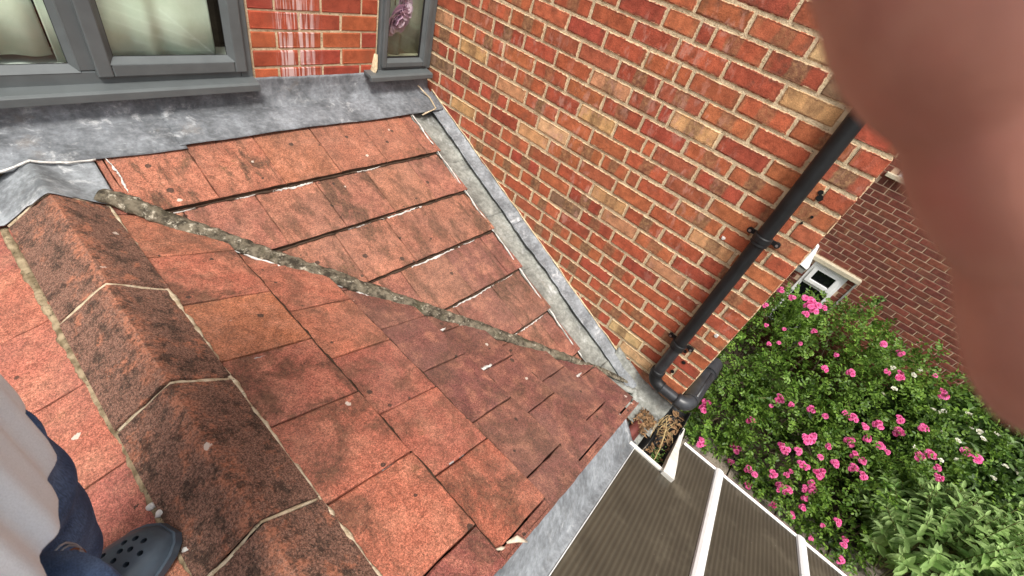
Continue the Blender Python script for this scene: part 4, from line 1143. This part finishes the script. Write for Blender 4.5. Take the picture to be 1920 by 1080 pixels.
ROSE_E = [(5.95, -0.72, -3.72, 0.88, 0.55, 1.14), (5.95, -1.35, -3.62, 0.95, 0.65, 1.12), (5.9, -2.05, -3.72, 1.0, 0.75, 1.05), (5.95, -2.8, -3.85, 0.95, 0.75, 1.0), (5.0, -0.85, -4.1, 0.55, 0.42, 0.55), (4.95, -1.5, -4.02, 0.65, 0.55, 0.72), (4.95, -2.15, -4.05, 0.62, 0.6, 0.72), (4.65, -0.8, -4.12, 0.35, 0.28, 0.32), (4.62, -1.75, -4.15, 0.36, 0.5, 0.36), (4.55, -2.35, -4.12, 0.36, 0.4, 0.36)]
WHITE_E = [(6.0, -3.45, -3.95, 0.85, 0.75, 0.95), (6.05, -4.3, -4.05, 0.8, 0.8, 0.9), (6.2, -2.9, -3.55, 0.6, 0.7, 0.8)]
BLOOMS = [(4.246, -0.785, -4.136, 1.5), (4.396, -1.12, -4.0, 1.7), (4.444, -1.079, -4.013, 1.0), (4.39, -1.18, -4.207, 0.9), (4.267, -1.315, -4.012, 1.3), (4.245, -1.387, -3.991, 1.0), (4.28, -1.444, -4.216, 1.2), (4.366, -1.41, -3.539, 1.3), (4.382, -1.359, -3.535, 1.0), (4.409, -1.499, -3.475, 1.3), (4.369, -1.599, -3.556, 1.0), (4.383, -1.644, -3.563, 1.0), (4.471, -1.802, -3.612, 1.3), (4.486, -1.817, -3.579, 1.0), (4.515, -1.699, -3.451, 0.8), (4.249, -1.487, -3.813, 1.0), (4.282, -1.575, -3.729, 0.8), (4.258, -1.61, -3.889, 1.0), (4.238, -1.632, -3.934, 0.8), (4.26, -1.697, -3.886, 1.2), (4.358, -1.807, -3.796, 1.0), (4.367, -1.858, -3.751, 1.0), (4.305, -1.857, -3.851, 1.0), (4.258, -1.905, -3.936, 0.9), (4.2, -1.72, -4.138, 0.9), (4.219, -1.899, -4.091, 1.1), (4.166, -2.156, -4.133, 0.7), (4.268, -2.179, -3.803, 1.1), (4.191, -2.308, -3.855, 0.8), (4.165, -2.33, -3.899, 0.9), (4.144, -2.431, -4.083, 1.2), (4.524, -1.498, -3.368, 1.7), (4.564, -1.529, -3.344, 1.3), (4.897, -1.875, -3.336, 1.3), (4.937, -1.956, -3.197, 1.0), (4.944, -2.076, -3.182, 1.2), (4.745, -1.938, -3.331, 1.1), (4.71, -2.018, -3.317, 0.9), (4.605, -1.981, -3.375, 1.1), (4.585, -2.076, -3.368, 0.9), (4.584, -1.85, -3.456, 1.0), (4.648, -1.707, -3.369, 0.7), (4.303, -1.582, -3.672, 0.6), (4.404, -1.82, -3.717, 0.8), (4.211, -2.116, -3.916, 0.6), (4.47, -0.578, -3.881, 1.4), (4.556, -0.568, -3.857, 1.4), (4.598, -1.031, -3.689, 1.4), (4.903, -1.127, -3.419, 1.4), (4.825, -1.228, -3.333, 0.9), (5.701, -0.742, -2.563, 1.6), (5.7, -0.805, -2.579, 1.6), (5.612, -0.746, -2.591, 1.5), (5.624, -0.825, -2.611, 1.3), (5.687, -0.672, -2.567, 1.0), (5.835, -0.427, -2.707, 1.1), (5.639, -0.559, -2.624, 1.1), (5.551, -0.389, -2.853, 0.8), (5.508, -0.773, -2.647, 0.9), (5.85, -0.911, -2.622, 1.0), (5.278, -0.528, -2.922, 0.6), (5.275, -0.696, -2.837, 0.6), (5.146, -0.674, -3.034, 0.7), (5.18, -0.745, -2.974, 0.6), (5.325, -0.929, -2.909, 0.7), (5.497, -0.963, -2.77, 0.8), (5.131, -1.243, -2.891, 0.9), (5.207, -1.45, -2.804, 1.0), (5.253, -1.239, -2.742, 0.6), (4.866, -1.399, -3.258, 0.9), (4.91, -1.547, -3.257, 1.0), (4.769, -1.095, -3.471, 0.6), (5.701, -1.563, -2.556, 1.4), (6.037, -1.837, -2.69, 1.0), (5.208, -1.448, -2.802, 0.9), (5.552, -1.758, -2.736, 1.0), (5.543, -1.857, -2.695, 1.5), (5.955, -2.195, -2.671, 0.7), (5.781, -2.317, -2.718, 1.4), (5.065, -1.686, -3.176, 0.8), (5.033, -1.758, -3.147, 1.3), (4.995, -1.871, -3.125, 0.9), (5.031, -1.94, -3.043, 1.3), (5.139, -2.046, -2.909, 1.0), (5.067, -2.106, -2.998, 1.4), (5.241, -2.272, -2.899, 1.2), (4.938, -1.951, -3.195, 1.0), (4.941, -2.072, -3.186, 1.2), (4.951, -2.161, -3.202, 0.7), (4.718, -2.015, -3.315, 1.0), (5.163, -2.442, -3.158, 1.4), (5.246, -2.515, -3.124, 1.4), (5.172, -2.608, -3.156, 1.0), (5.118, -2.667, -3.205, 1.3), (5.392, -2.711, -2.942, 1.4), (5.392, -2.808, -2.942, 1.4)]
WBLOOMS = [(5.626, -1.786, -2.702), (5.761, -2.0, -2.632), (5.363, -1.867, -2.768), (5.639, -1.96, -2.649), (5.434, -2.25, -2.765), (5.484, -2.319, -2.784), (5.59, -2.385, -2.796), (5.884, -2.633, -2.813), (5.668, -2.686, -2.833), (5.686, -2.759, -2.825), (5.822, -2.905, -2.809), (5.455, -2.479, -2.946), (5.458, -2.62, -2.923), (5.111, -2.316, -3.068), (5.617, -2.809, -2.844), (5.846, -3.08, -2.837), (5.287, -2.688, -3.019), (5.708, -3.252, -3.002), (5.611, -3.096, -2.957), (5.388, -3.024, -3.02), (5.233, -2.592, -3.096), (5.277, -1.812, -2.846), (5.74, -3.234, -2.998), (5.699, -3.263, -3.002), (5.805, -2.012, -2.63), (5.881, -2.66, -2.804), (5.629, -2.793, -2.839), (5.693, -2.745, -2.823), (5.823, -2.926, -2.81)]

ROSE_E[0] = (5.95, -.72, -3.80, .85, .50, .96); ROSE_E[1] = (5.95, -1.35, -3.62, .95, .65, 1.04)
rose = empty('rose_bush', (5.5, -1.6, GZ), 'large rose bush covered in pink flowers below the dark brick wall', 'bush')
p, nn = shell(ROSE_E, 15000, RS)
ax = unit(nn * .8 + RS.randn(len(p), 3) * .55 + np.array([-.15, 0, .12])); Lc = .075 + .05 * RS.rand(len(p))
side = unit(np.cross(ax, RS.randn(len(p), 3))); up = unit(nn * .7 + np.array([0, 0, .7]) + RS.randn(len(p), 3) * .35)
side = unit(np.cross(ax, up)); up = np.cross(side, ax)
Bs, Ds, Ns, Ls = [], [], [], []
for (a, s) in ((.35, 1), (.35, -1), (.68, 1), (.68, -1), (1.0, 0)):
    Bs.append(p + ax * (Lc * a)[:, None]); Ds.append(ax * (.55 if s else 1) + side * (s * .8) + RS.randn(len(p), 3) * .12); Ns.append(up + RS.randn(len(p), 3) * .2); Ls.append((.030 + .018 * RS.rand(len(p))) * (1.15 if s == 0 else 1))
B_ = np.concatenate(Bs); L_ = np.concatenate(Ls)
V, Q = leaves(B_, np.concatenate(Ds), np.concatenate(Ns), L_, L_ * .34)
fast_mesh('foliage', V, Q, M['leaf'], rose, (5.5, -1.6, GZ))
mb = MB(); r_ = random.Random(9)
for i in range(46):
    e = ROSE_E[i % len(ROSE_E)]; th = r_.uniform(0, 6.28)
    base = Vector((e[0] + r_.uniform(-.3, .3) * e[3], e[1] + r_.uniform(-.3, .3) * e[4], GZ))
    tip = Vector((e[0] + math.cos(th) * e[3] * .8, e[1] + math.sin(th) * e[4] * .85, e[2] + e[5] * r_.uniform(.2, .75)))
    mid = base.lerp(tip, .5) + Vector((0, 0, .3))
    mb.tube([base, base.lerp(mid, .6) + Vector((0, 0, .1)), mid, tip], [.012, .009, .007, .004], 6)
mb.build('stems', M['wood'], rose)
# long arching shoots above the bush
sh = [[(6.2, -2.2, -2.9), (6.3, -2.55, -2.62), (6.35, -2.75, -2.50)], [(6.0, -1.75, -2.85), (6.1, -2.0, -2.72), (6.15, -2.25, -2.76)], [(6.2, -1.2, -2.7), (6.35, -1.32, -2.48), (6.4, -1.38, -2.36)], [(5.2, -.95, -3.62), (5.1, -1.25, -3.50), (4.95, -1.5, -3.42)], [(5.0, -1.25, -3.55), (4.8, -1.0, -3.45), (4.65, -.85, -3.5)]]
Bs = []; Ds = []
for s in sh:
    MB().tube(s, [.007, .005, .003], 6).build('arching_shoot', M['stem'], rose)
    for k in range(26):
        t = r_.random() ** .7; q = Vector(s[0]).lerp(Vector(s[1]), t * 2) if t < .5 else Vector(s[1]).lerp(Vector(s[2]), t * 2 - 1)
        Bs.append(q); Ds.append((r_.gauss(0, 1), r_.gauss(0, 1), r_.gauss(.2, .6)))
Bs = np.array(Bs); V, Q = leaves(Bs, np.array(Ds), RS.randn(len(Bs), 3) * .4 + np.array([-.3, 0, 1.]), .05 + .02 * RS.rand(len(Bs)), .018 + .004 * RS.rand(len(Bs)))
fast_mesh('shoot_leaves', V, Q, M['leaf3'], rose, (6.2, -1.8, -2.7))
def rose_cluster(name, seed):
    rr = random.Random(seed); V = []; F = []
    for i in range(3):
        me = rose_mesh('t', None, .034, 24, seed * 7 + i, .9); a = i * 2.1 + rr.uniform(-.4, .4)
        o = Vector((math.cos(a) * .026, math.sin(a) * .026, rr.uniform(-.008, .012))); q = Matrix.Rotation(rr.uniform(.2, .6), 3, Vector((-math.sin(a), math.cos(a), 0)))
        k = len(V); V += [q @ v.co + o for v in me.vertices]; F += [tuple(x + k for x in p_.vertices) for p_ in me.polygons]; bpy.data.meshes.remove(me)
    return meshdata(name, V, F, M['pink'], True)
rm = [rose_cluster('flower', 10 + i) for i in range(5)] + [rose_mesh('flower', M['pink'], .045, 34, 100, .9)]
for i, (x, y, z, k) in enumerate(BLOOMS):
    nrm = Vector((-.62 + r_.uniform(-.3, .3), .12 + r_.uniform(-.35, .35), .75)).normalized()
    e = (nrm.to_track_quat('Z', 'Y') @ Matrix.Rotation(r_.uniform(0, 6.28), 3, 'Z').to_quaternion()).to_euler(); s = .68 * (k ** .75) * r_.uniform(.85, 1.15)
    put('flower', r_.choice(rm), (x, y, z), rose, e, (s, s, s))

wsh = empty('white_flowering_shrub', (6.0, -3.8, GZ), 'dark green shrub dotted with small cream flowers right of the roses', 'shrub')
p, nn = shell(WHITE_E, 11000, RS)
d_ = unit(nn * .6 + RS.randn(len(p), 3) * .6); L_ = .07 + .04 * RS.rand(len(p))
Bs = np.concatenate([p, p + RS.randn(len(p), 3) * .03, p + RS.randn(len(p), 3) * .03]); Ds = np.concatenate([d_, unit(d_ + RS.randn(len(p), 3) * .6), unit(d_ + RS.randn(len(p), 3) * .6)]); L_ = np.tile(L_, 3)
V, Q = leaves(Bs, Ds, np.tile(nn, (3, 1)) + RS.randn(len(Bs), 3) * .3 + np.array([0, 0, .5]), L_, L_ * .24)
fast_mesh('foliage', V, Q, M['leaf3'], wsh, (6.0, -3.8, GZ))
wm = rose_mesh('flower', M['whitepetal'], .032, 9, 5)
for (x, y, z) in WBLOOMS: put('flower', wm, (x, y, z), wsh, (r_.uniform(-.6, .3), r_.uniform(-.9, 0), r_.uniform(0, 6)), (.85, .85, .85))
mb = MB()
for i in range(16):
    e = WHITE_E[i % 3]; mb.tube([(e[0] + r_.uniform(-.2, .2), e[1] + r_.uniform(-.3, .3), GZ), (e[0] + r_.uniform(-.4, .4), e[1] + r_.uniform(-.5, .5), e[2] + .2)], [.012, .005], 6)
mb.build('stems', M['wood'], wsh)

# pale broad-leaved shrub in front
bud = empty('pale_shrub', (4.7, -3.1, GZ), 'pale green shrub with long pointed leaves at the edge of the paving', 'shrub')
mb = MB(); Bs, Ds, Ns, Ls, Ws = [], [], [], [], []
for i in range(150):
    th = r_.uniform(0, 6.28); rr = r_.random() ** .5
    base = Vector((4.75 + math.cos(th) * .25 * rr, -3.15 + math.sin(th) * .35 * rr, GZ))
    tip = Vector((4.75 + math.cos(th) * .72 * rr + r_.uniform(-.1, .1), -3.1 + math.sin(th) * .95 * rr, -2.88 - .75 * rr * rr + r_.uniform(-.16, .10)))
    mid = base.lerp(tip, .55) + Vector((0, 0, .18))
    mb.tube([base, mid, tip], [.006, .005, .003], 5)
    a0 = r_.uniform(0, 3.14); nl = r_.randint(9, 13)
    for k in range(nl):
        t = .42 + .58 * k / (nl - 1)
        q = base.lerp(mid, t / .55) if t < .55 else mid.lerp(tip, (t - .55) / .45)
        tg = (tip - mid).normalized(); s0 = tg.cross(Vector((math.cos(a0 + k * 1.57), math.sin(a0 + k * 1.57), .1))).normalized()
        for sg in (-1, 1):
            Bs.append(q); Ds.append(s0 * sg + tg * (.55 + .5 * (t > .9)) + Vector((0, 0, -.12 + r_.uniform(-.2, .2)))); Ns.append(tg + Vector((0, 0, .8)) + Vector((r_.gauss(0, .25), r_.gauss(0, .25), 0)))
            l = (.135 - .055 * max(0, t - .75) / .25) * r_.uniform(.75, 1.2); Ls.append(l); Ws.append(l * r_.uniform(.16, .23))
mb.build('stems', M['stem'], bud)
V, Q = leaves(np.array(Bs), np.array(Ds), np.array(Ns), np.array(Ls), np.array(Ws), .35, .22)
fast_mesh('foliage', V, Q, M['leaf2'], bud, (4.7, -3.1, GZ))
# low green plants at the foot of the bush
gc = empty('low_plant', (4.5, -1.3, GZ), 'low green plants spilling over the paving under the roses', 'plant')
p = np.stack([4.30 + .35 * RS.rand(900), -.55 - 2.0 * RS.rand(900), GZ + .03 + .16 * RS.rand(900)], 1); keep = np.sin(p[:, 1] * 7) + RS.randn(900) * .4 + (p[:, 0] - 4.3) * 4 > .6; p = p[keep]
L_ = .05 + .03 * RS.rand(len(p)); V, Q = leaves(p, RS.randn(len(p), 3) * (1, 1, .3), np.array([[0, 0, 1.]]) + RS.randn(len(p), 3) * .3, L_, L_ * .35)
fast_mesh('foliage', V, Q, M['leaf3'], gc, (4.5, -1.3, GZ))

# ------------------------------------------------------------------ the person taking the picture
person = empty('person', (-.16, .36, -1.27), 'person in white T-shirt, blue jeans and dark clogs, reaching towards the camera', 'person')
def ring(c, rx, ry, n, yaw=0, fn=None, z=None):
    out = []
    for i in range(n):
        th = 2 * math.pi * i / n; k = 1 + (fn(th) if fn else 0)
        x, y = math.cos(th) * rx * k, math.sin(th) * ry * k
        out.append(Vector((c[0] + x * math.cos(yaw) - y * math.sin(yaw), c[1] + x * math.sin(yaw) + y * math.cos(yaw), c[2])))
    return out
def loft(rings, cap0=True, cap1=True):
    n = len(rings[0]); V = [v for r_0 in rings for v in r_0]; F = []
    for i in range(len(rings) - 1):
        for j in range(n):
            j2 = (j + 1) % n; F.append((i*n + j, i*n + j2, (i+1)*n + j2, (i+1)*n + j))
    if cap0: F.append(tuple(range(n - 1, -1, -1)))
    if cap1: F.append(tuple((len(rings)-1)*n + j for j in range(n)))
    return V, F
def dress(name, V, F, mat, sub=1):
    o = mk(name, V, F, mat, person, smooth=True)
    s = o.modifiers.new('sub', 'SUBSURF'); s.levels = s.render_levels = sub; return o
# T-shirt: body
TS = [(-.46, .122, .190, -.150), (-.44, .124, .190, -.150), (-.34, .124, .186, -.150), (-.25, .120, .178, -.152), (-.15, .116, .174, -.155), (-.05, .115, .180, -.158), (.04, .112, .190, -.160), (.10, .095, .188, -.162), (.14, .070, .14, -.162), (.165, .058, .075, -.160)]
rings = []
for i, (z, rx, ry, cx) in enumerate(TS):
    for s in range(3 if i < len(TS) - 1 else 1):
        t = s / 3; nx = TS[min(i + 1, len(TS) - 1)]
        zz, a, b, cc = (z + (nx[0] - z) * t, rx + (nx[1] - rx) * t, ry + (nx[2] - ry) * t, cx + (nx[3] - cx) * t)
        k = max(0, min(1, (.05 - zz) / .3))
        rings.append(ring((cc, SHY, zz), a, b, 64, 0, lambda th, zz=zz, k=k: .030 * k * math.sin(th * 9 + zz * 11 + 1.5 * math.sin(zz * 15)) + .02 * k * mn.noise(Vector((math.cos(th) * 2.5, math.sin(th) * 2.5, zz * 6)))) if False else
                     ring((cc - .030, .37, zz), a * .95, b, 120, 0, lambda th, zz=zz, k=k: (.085 * (abs(math.sin(th * 9 + zz * 3 + 1.0 * math.sin(zz * 8))) - .75) + .022 * math.sin(th * 33 - zz * 12)) * k + .04 * k * mn.noise(Vector((math.cos(th) * 2.2, math.sin(th) * 2.2, zz * 5)))))
V, F = loft(rings, False, False); V, F = thick(V, F, .0015, (0, 0, -1)); dress('t_shirt', V, F, M['shirt'])
def limb(name, pts, rad, mat, n=28, wr_=.0, seed=0, flat=1.0, cap=True):
    P = []; R = []
    for i in range(len(pts) - 1):
        a, b = Vector(pts[i]), Vector(pts[i + 1])
        for j in range(6): P.append(a.lerp(b, j / 6)); R.append(rad[i] + (rad[i + 1] - rad[i]) * j / 6)
    P.append(Vector(pts[-1])); R.append(rad[-1])
    for _ in range(3): P = [P[0]] + [(P[i-1] + P[i] * 2 + P[i+1]) / 4 for i in range(1, len(P) - 1)] + [P[-1]]
    mb = MB(); up = None; rings = []
    for i, p in enumerate(P):
        t = (P[min(i + 1, len(P) - 1)] - P[max(i - 1, 0)]).normalized()
        a = t.cross(Vector((.13, .99, .05))).normalized(); b = a.cross(t).normalized(); rg = []
        for j in range(n):
            th = 2 * math.pi * j / n
            q = 1 + wr_ * (mn.noise(Vector((math.cos(th) * 1.4, math.sin(th) * 1.4, i * .45 + seed))) + .5 * math.sin(i * 1.35 + 1.5 * math.sin(th + seed)) * (.5 + .5 * math.cos(th * 2 + seed)))
            rg.append(p + a * math.cos(th) * R[i] * q + b * math.sin(th) * R[i] * q * flat)
        rings.append(rg)
    V, F = loft(rings, cap, cap); return dress(name, V, F, mat)
limb('t_shirt_sleeve', [(-.165, .22, .10), (-.162, .14, .112), (-.156, .07, .12)], [.075, .068, .066], M['shirt'], wr_=.06)
limb('t_shirt_sleeve', [(-.16, .47, .10), (-.175, .58, .03), (-.18, .615, -.04)], [.075, .068, .066], M['shirt'], wr_=.06, seed=5)
# jeans: seat and two legs
V, F = loft([ring((-.200, .37, z), a, b, 48, 0) for z, a, b in ((-.62, .080, .12), (-.57, .098, .160), (-.46, .104, .170), (-.38, .102, .166), (-.31, .098, .155))]); dress('jeans_seat', V, F, M['denim'])
LL = [(-.165, .425, -.50), (-.166, .468, -.64), (-.168, .500, -.80), (-.205, .522, -.98), (-.272, .525, -1.120), (-.288, .520, -1.165)]
limb('jeans_leg', LL, [.098, .090, .080, .074, .071, .073], M['denim'], 40, .11, 2)
limb('jeans_leg', [(-.155, .245, -.50), (-.165, .215, -.66), (-.17, .195, -.82), (-.22, .18, -1.0), (-.27, .17, -1.14), (-.28, .17, -1.19)], [.095, .085, .075, .072, .071, .073], M['denim'], 40, .07, 8)

# ------------------------------------------------------------------ clogs
def clog(side, heel, yaw, sc=1.0):
    st = [(0, .030, 0, .052), (.012, .037, 0, .062), (.05, .040, 0, .066), (.09, .042, 0, .078), (.125, .047, .001, .090), (.16, .053, .002, .086), (.195, .056, .001, .076), (.228, .054, -.003, .064), (.254, .047, -.008, .053), (.274, .034, -.013, .041), (.285, .018, -.017, .028)]
    def sec(x, w, cy, h, grow=1.0, z0=.012):
        rg = []
        for i in range(28):
            th = 2 * math.pi * i / 28; c, s = math.cos(th), math.sin(th)
            yy = (abs(c) ** .75) * (1 if c > 0 else -1) * w * grow
            zz = z0 + (h - z0) * ((abs(s) ** .85)) if s > 0 else z0 - .004 * abs(s)
            rg.append(Vector((x, side * (cy) + yy, zz)))
        return rg
    S0 = [st[0]]
    fine = []
    for a, b in zip(st[:-1], st[1:]):
        for k in range(3): fine.append(tuple(a[q] + (b[q] - a[q]) * k / 3 for q in range(4)))
    fine.append(st[-1])
    V, F = loft([sec(*q) for q in fine])
    pitch = math.atan(.41)
    R = Matrix.Rotation(yaw, 3, 'Z') @ Matrix.Rotation(-pitch, 3, 'Y') if False else Matrix.Rotation(-pitch, 3, 'Y') @ Matrix.Rotation(yaw, 3, 'Z')
    R = R * sc; H = Vector(heel)
    me = meshdata('clog', V, F, M['clog'], True)
    bm = bmesh.new(); bm.from_mesh(me); bmesh.ops.recalc_face_normals(bm, faces=bm.faces); bm.to_mesh(me); bm.free()
    o = bpy.data.objects.new('clog', me); COL.objects.link(o)
    # ventilation holes cut through the upper
    cut = bmesh.new()
    holes = [(0.247, 0.015), (0.259, 0.004), (0.262, -0.015), (0.236, 0.005), (0.245, -0.008), (0.247, -0.030), (0.220, 0.026), (0.223, -0.001), (0.227, -0.025), (0.206, 0.017), (0.204, 0.001), (0.207, -0.021), (0.189, 0.016), (0.188, -0.010), (0.176, 0.028)]
    for (x, y) in holes:
        mt = Matrix.Translation((x, side * y, .07)) @ Matrix.Rotation(-side * y * 7, 4, 'X')
        bmesh.ops.create_cone(cut, cap_ends=True, segments=14, radius1=.0044, radius2=.0044, depth=.075, matrix=mt)
    cm = bpy.data.meshes.new('cut'); cut.to_mesh(cm); cut.free()
    co = bpy.data.objects.new('cut', cm); COL.objects.link(co)
    md = o.modifiers.new('b', 'BOOLEAN'); md.object = co; md.operation = 'DIFFERENCE'; md.solver = 'EXACT'
    dg = bpy.context.evaluated_depsgraph_get(); dg.update()
    nm = bpy.data.meshes.new_from_object(o.evaluated_get(dg))
    bpy.data.objects.remove(o); bpy.data.objects.remove(co)
    for v in nm.vertices: v.co = R @ v.co
    nm.materials.clear(); nm.materials.append(M['clog']); nm.polygons.foreach_set('use_smooth', [True] * len(nm.polygons))
    ob = bpy.data.objects.new('clog', nm); link(ob, heel, person)
    ob.modifiers.new('es', 'EDGE_SPLIT').split_angle = math.radians(42)
    V, F = loft([[R @ Vector((v.x * 1.012 - .001, v.y, 0)) + H for v in sec(*q, 1.07)] for q in fine][:1] if False else [[R @ Vector((q[0] * 1.02 - .002, side * q[2] + math.copysign(abs(math.cos(2*math.pi*i/28)) ** .8, math.cos(2*math.pi*i/28)) * q[1] * 1.08, .020 if math.sin(2*math.pi*i/28) > 0 else .0)) + H for i in range(28)] for q in fine])
    so = mk('clog_sole', V, F, M['clog'], person, smooth=True); so.modifiers.new('es', 'EDGE_SPLIT').split_angle = math.radians(35)
    # toe cap rim
    pts = []
    for q in [f_ for f_ in fine if f_[0] > .15]: pts.append((q[0], -q[1] * .88 + side * q[2], .034))
    return ob
clog(1, (-.328, .484, z3(-.328, .020)), math.radians(20), 1.13)
clog(-1, (-.36, .19, z3(-.36, .022)), math.radians(-4), 1.13)
# stitching of the jeans
def on_leg(P, R, t, th):
    k = t * (len(P) - 1); i = min(int(k), len(P) - 2); q = Vector(P[i]).lerp(Vector(P[i + 1]), k - i); r = R[i] + (R[i + 1] - R[i]) * (k - i)
    return q + Vector((math.cos(th) * r, math.sin(th) * r, 0))
RL = [.098, .090, .080, .074, .071, .073]
for (dz, mat) in ((.0, 'thread'),):
    pts = [on_leg(LL, [r * 1.02 for r in RL], .90, a) for a in [-2.4 + .12 * i for i in range(40)]]
    MB().tube(pts, .0016, 5).build('hem_stitch', M[mat], person)

RB = [r * 1.05 for r in RL]
for k, (dt, mat) in enumerate(((0, 'thread'), (.022, 'thread'), (.05, 'threadbrown'))):
    pts = [on_leg(LL, RB, .27 + dt, -2.3 + .1 * i) for i in range(14)] + [on_leg(LL, RB, .28 + dt + .014 * i, -.95 + .05 * math.sin(i * .4)) for i in range(9)]
    MB().tube(pts, .0014, 5).build('pocket_stitch', M[mat], person)
# ------------------------------------------------------------------ body (one skinned surface, mostly under the clothes)
def cw(x, y, z):     # camera-relative (right, down, forward) -> survey
    return tuple(AX[0][i] * x + AX[1][i] * y + AX[2][i] * z for i in range(3))
SV, SE, SR = [], [], []
def chain(start, items):
    k = start
    for p, r in items:
        SV.append(p); SR.append(r); i = len(SV) - 1
        if k is not None: SE.append((k, i))
        k = i
    return k
root = chain(None, [((-.205, .37, -.42), .062)])
ch = chain(root, [((-.195, .37, -.28), .072), ((-.190, .37, -.14), .072), ((-.18, .36, .0), .076), ((-.165, .345, .08), .070)])
hd = chain(ch, [((-.160, .335, .155), .050), ((-.145, .335, .21), .050), ((-.125, .335, .27), .075), ((-.115, .335, .335), .092), ((-.125, .335, .40), .075)])
chain(hd - 2 + 0, [((-.03, .335, .285), .012)])
sh = chain(ch, [((-.16, .44, .10), .055), ((-.165, .50, .09), .050), ((-.21, .58, -.05), .042), ((-.27, .62, -.17), .036), ((-.29, .58, -.28), .032), ((-.31, .53, -.37), .026), ((-.315, .52, -.41), .030), ((-.32, .51, -.455), .024)])
for k, (dx, dy, l) in enumerate([(.02, .03, .07), (.022, .01, .08), (.018, -.012, .075), (.006, -.03, .06)]):
    b = Vector((-.32, .51, -.455)); chain(sh, [(tuple(b + Vector((dx * .6, dy * .8, -.03))), .010), (tuple(b + Vector((dx, dy, -.03 - l * .45))), .009), (tuple(b + Vector((dx * .6, dy, -.03 - l * .85))), .0075)])
wrist = cw(.118, -.085, -.075)
ra = chain(ch, [((-.16, .23, .10), .055), ((-.165, .17, .09), .050), ((-.155, .05, .12), .042), ((-.135, -.07, .125), .037), ((-.06, -.115, .115), .035), ((.015, -.135, .095), .030), (wrist, .026), (cw(.105, -.090, -.035), .030), (cw(.088, -.094, -.002), .030)])
HAND = [
    # index finger, curled in front of the lens
    [(cw(.062, -.090, .022), .0135), (cw(0.0348, -0.0471, 0.0400), 0.0122), (cw(0.0385, -0.0349, 0.0390), 0.0116), (cw(0.0407, -0.0291, 0.0395), 0.0117), (cw(0.0418, -0.0254, 0.0398), 0.0116), (cw(0.0432, -0.0224, 0.0402), 0.0110), (cw(0.0447, -0.0202, 0.0406), 0.0101), (cw(0.0459, -0.0185, 0.0408), 0.0092), (cw(0.0469, -0.0169, 0.0410), 0.0092), (cw(0.0480, -0.0147, 0.0412), 0.0097), (cw(0.0495, -0.0112, 0.0415), 0.0098), (cw(0.0514, -0.0080, 0.0422), 0.0093), (cw(0.0528, -0.0058, 0.0428), 0.0085), (cw(0.0539, -0.0042, 0.0432), 0.0081), (cw(0.0549, -0.0024, 0.0436), 0.0085), (cw(0.0563, 0.0008, 0.0442), 0.0091), (cw(0.0579, 0.0055, 0.0450), 0.0092), (cw(0.0589, 0.0101, 0.0456), 0.0086), (cw(0.0595, 0.0145, 0.0462), 0.0064), (cw(0.0596, 0.0161, 0.0464), 0.0045)],
    [(cw(.080, -.080, .030), .0125), (cw(.083, -.050, .044), .0105), (cw(.092, -.028, .046), .0098), (cw(.100, -.010, .044), .0085)],
    [(cw(.102, -.082, .026), .0120), (cw(.106, -.055, .040), .0100), (cw(.113, -.034, .041), .0086), (cw(.118, -.018, .038), .0080)],
    [(cw(.120, -.086, .018), .0110), (cw(.126, -.064, .030), .0088), (cw(.130, -.046, .030), .0080), (cw(.133, -.032, .028), .0070)],
    [(cw(.075, -.070, -.045), .0135), (cw(.058, -.050, -.045), .0115), (cw(.046, -.030, -.040), .0098)]]
for fg in HAND: chain(ra, fg)
for (sy, pts) in ((1, [(-.175, .43, -.50), (-.168, .47, -.66), (-.17, .50, -.80), (-.21, .522, -.98), (-.262, .528, -1.14), (-.25, .53, -1.215), (-.20, .545, -1.215)]), (-1, [(-.155, .25, -.50), (-.165, .215, -.66), (-.17, .195, -.80), (-.22, .18, -1.0), (-.27, .17, -1.15), (-.235, .168, -1.21), (-.12, .165, -1.175)])):
    chain(root, list(zip(pts, [.055, .052, .046, .040, .030, .022, .015])))
V = np.array(SV); me = bpy.data.meshes.new('body'); me.from_pydata([tuple(v - np.array((-.16, .36, -1.27))) for v in V], SE, []); me.update(); me.materials.append(M['skin'])
body = bpy.data.objects.new('body', me); link(body, (-.16, .36, -1.27), person)
body.modifiers.new('skin', 'SKIN')
for i, sv_ in enumerate(me.skin_vertices[0].data): sv_.radius = (SR[i], SR[i]); sv_.use_root = (i == 0)
s = body.modifiers.new('sub', 'SUBSURF'); s.levels = 2; s.render_levels = 2
body.modifiers['skin'].use_smooth_shade = True
V, F = loft([ring((-.128, .335, z), a, a * .86, 24) for z, a in ((.27, .088), (.32, .104), (.37, .107), (.42, .095), (.455, .06), (.468, .02))], False, True); dress('hair', V, F, M['hair'])
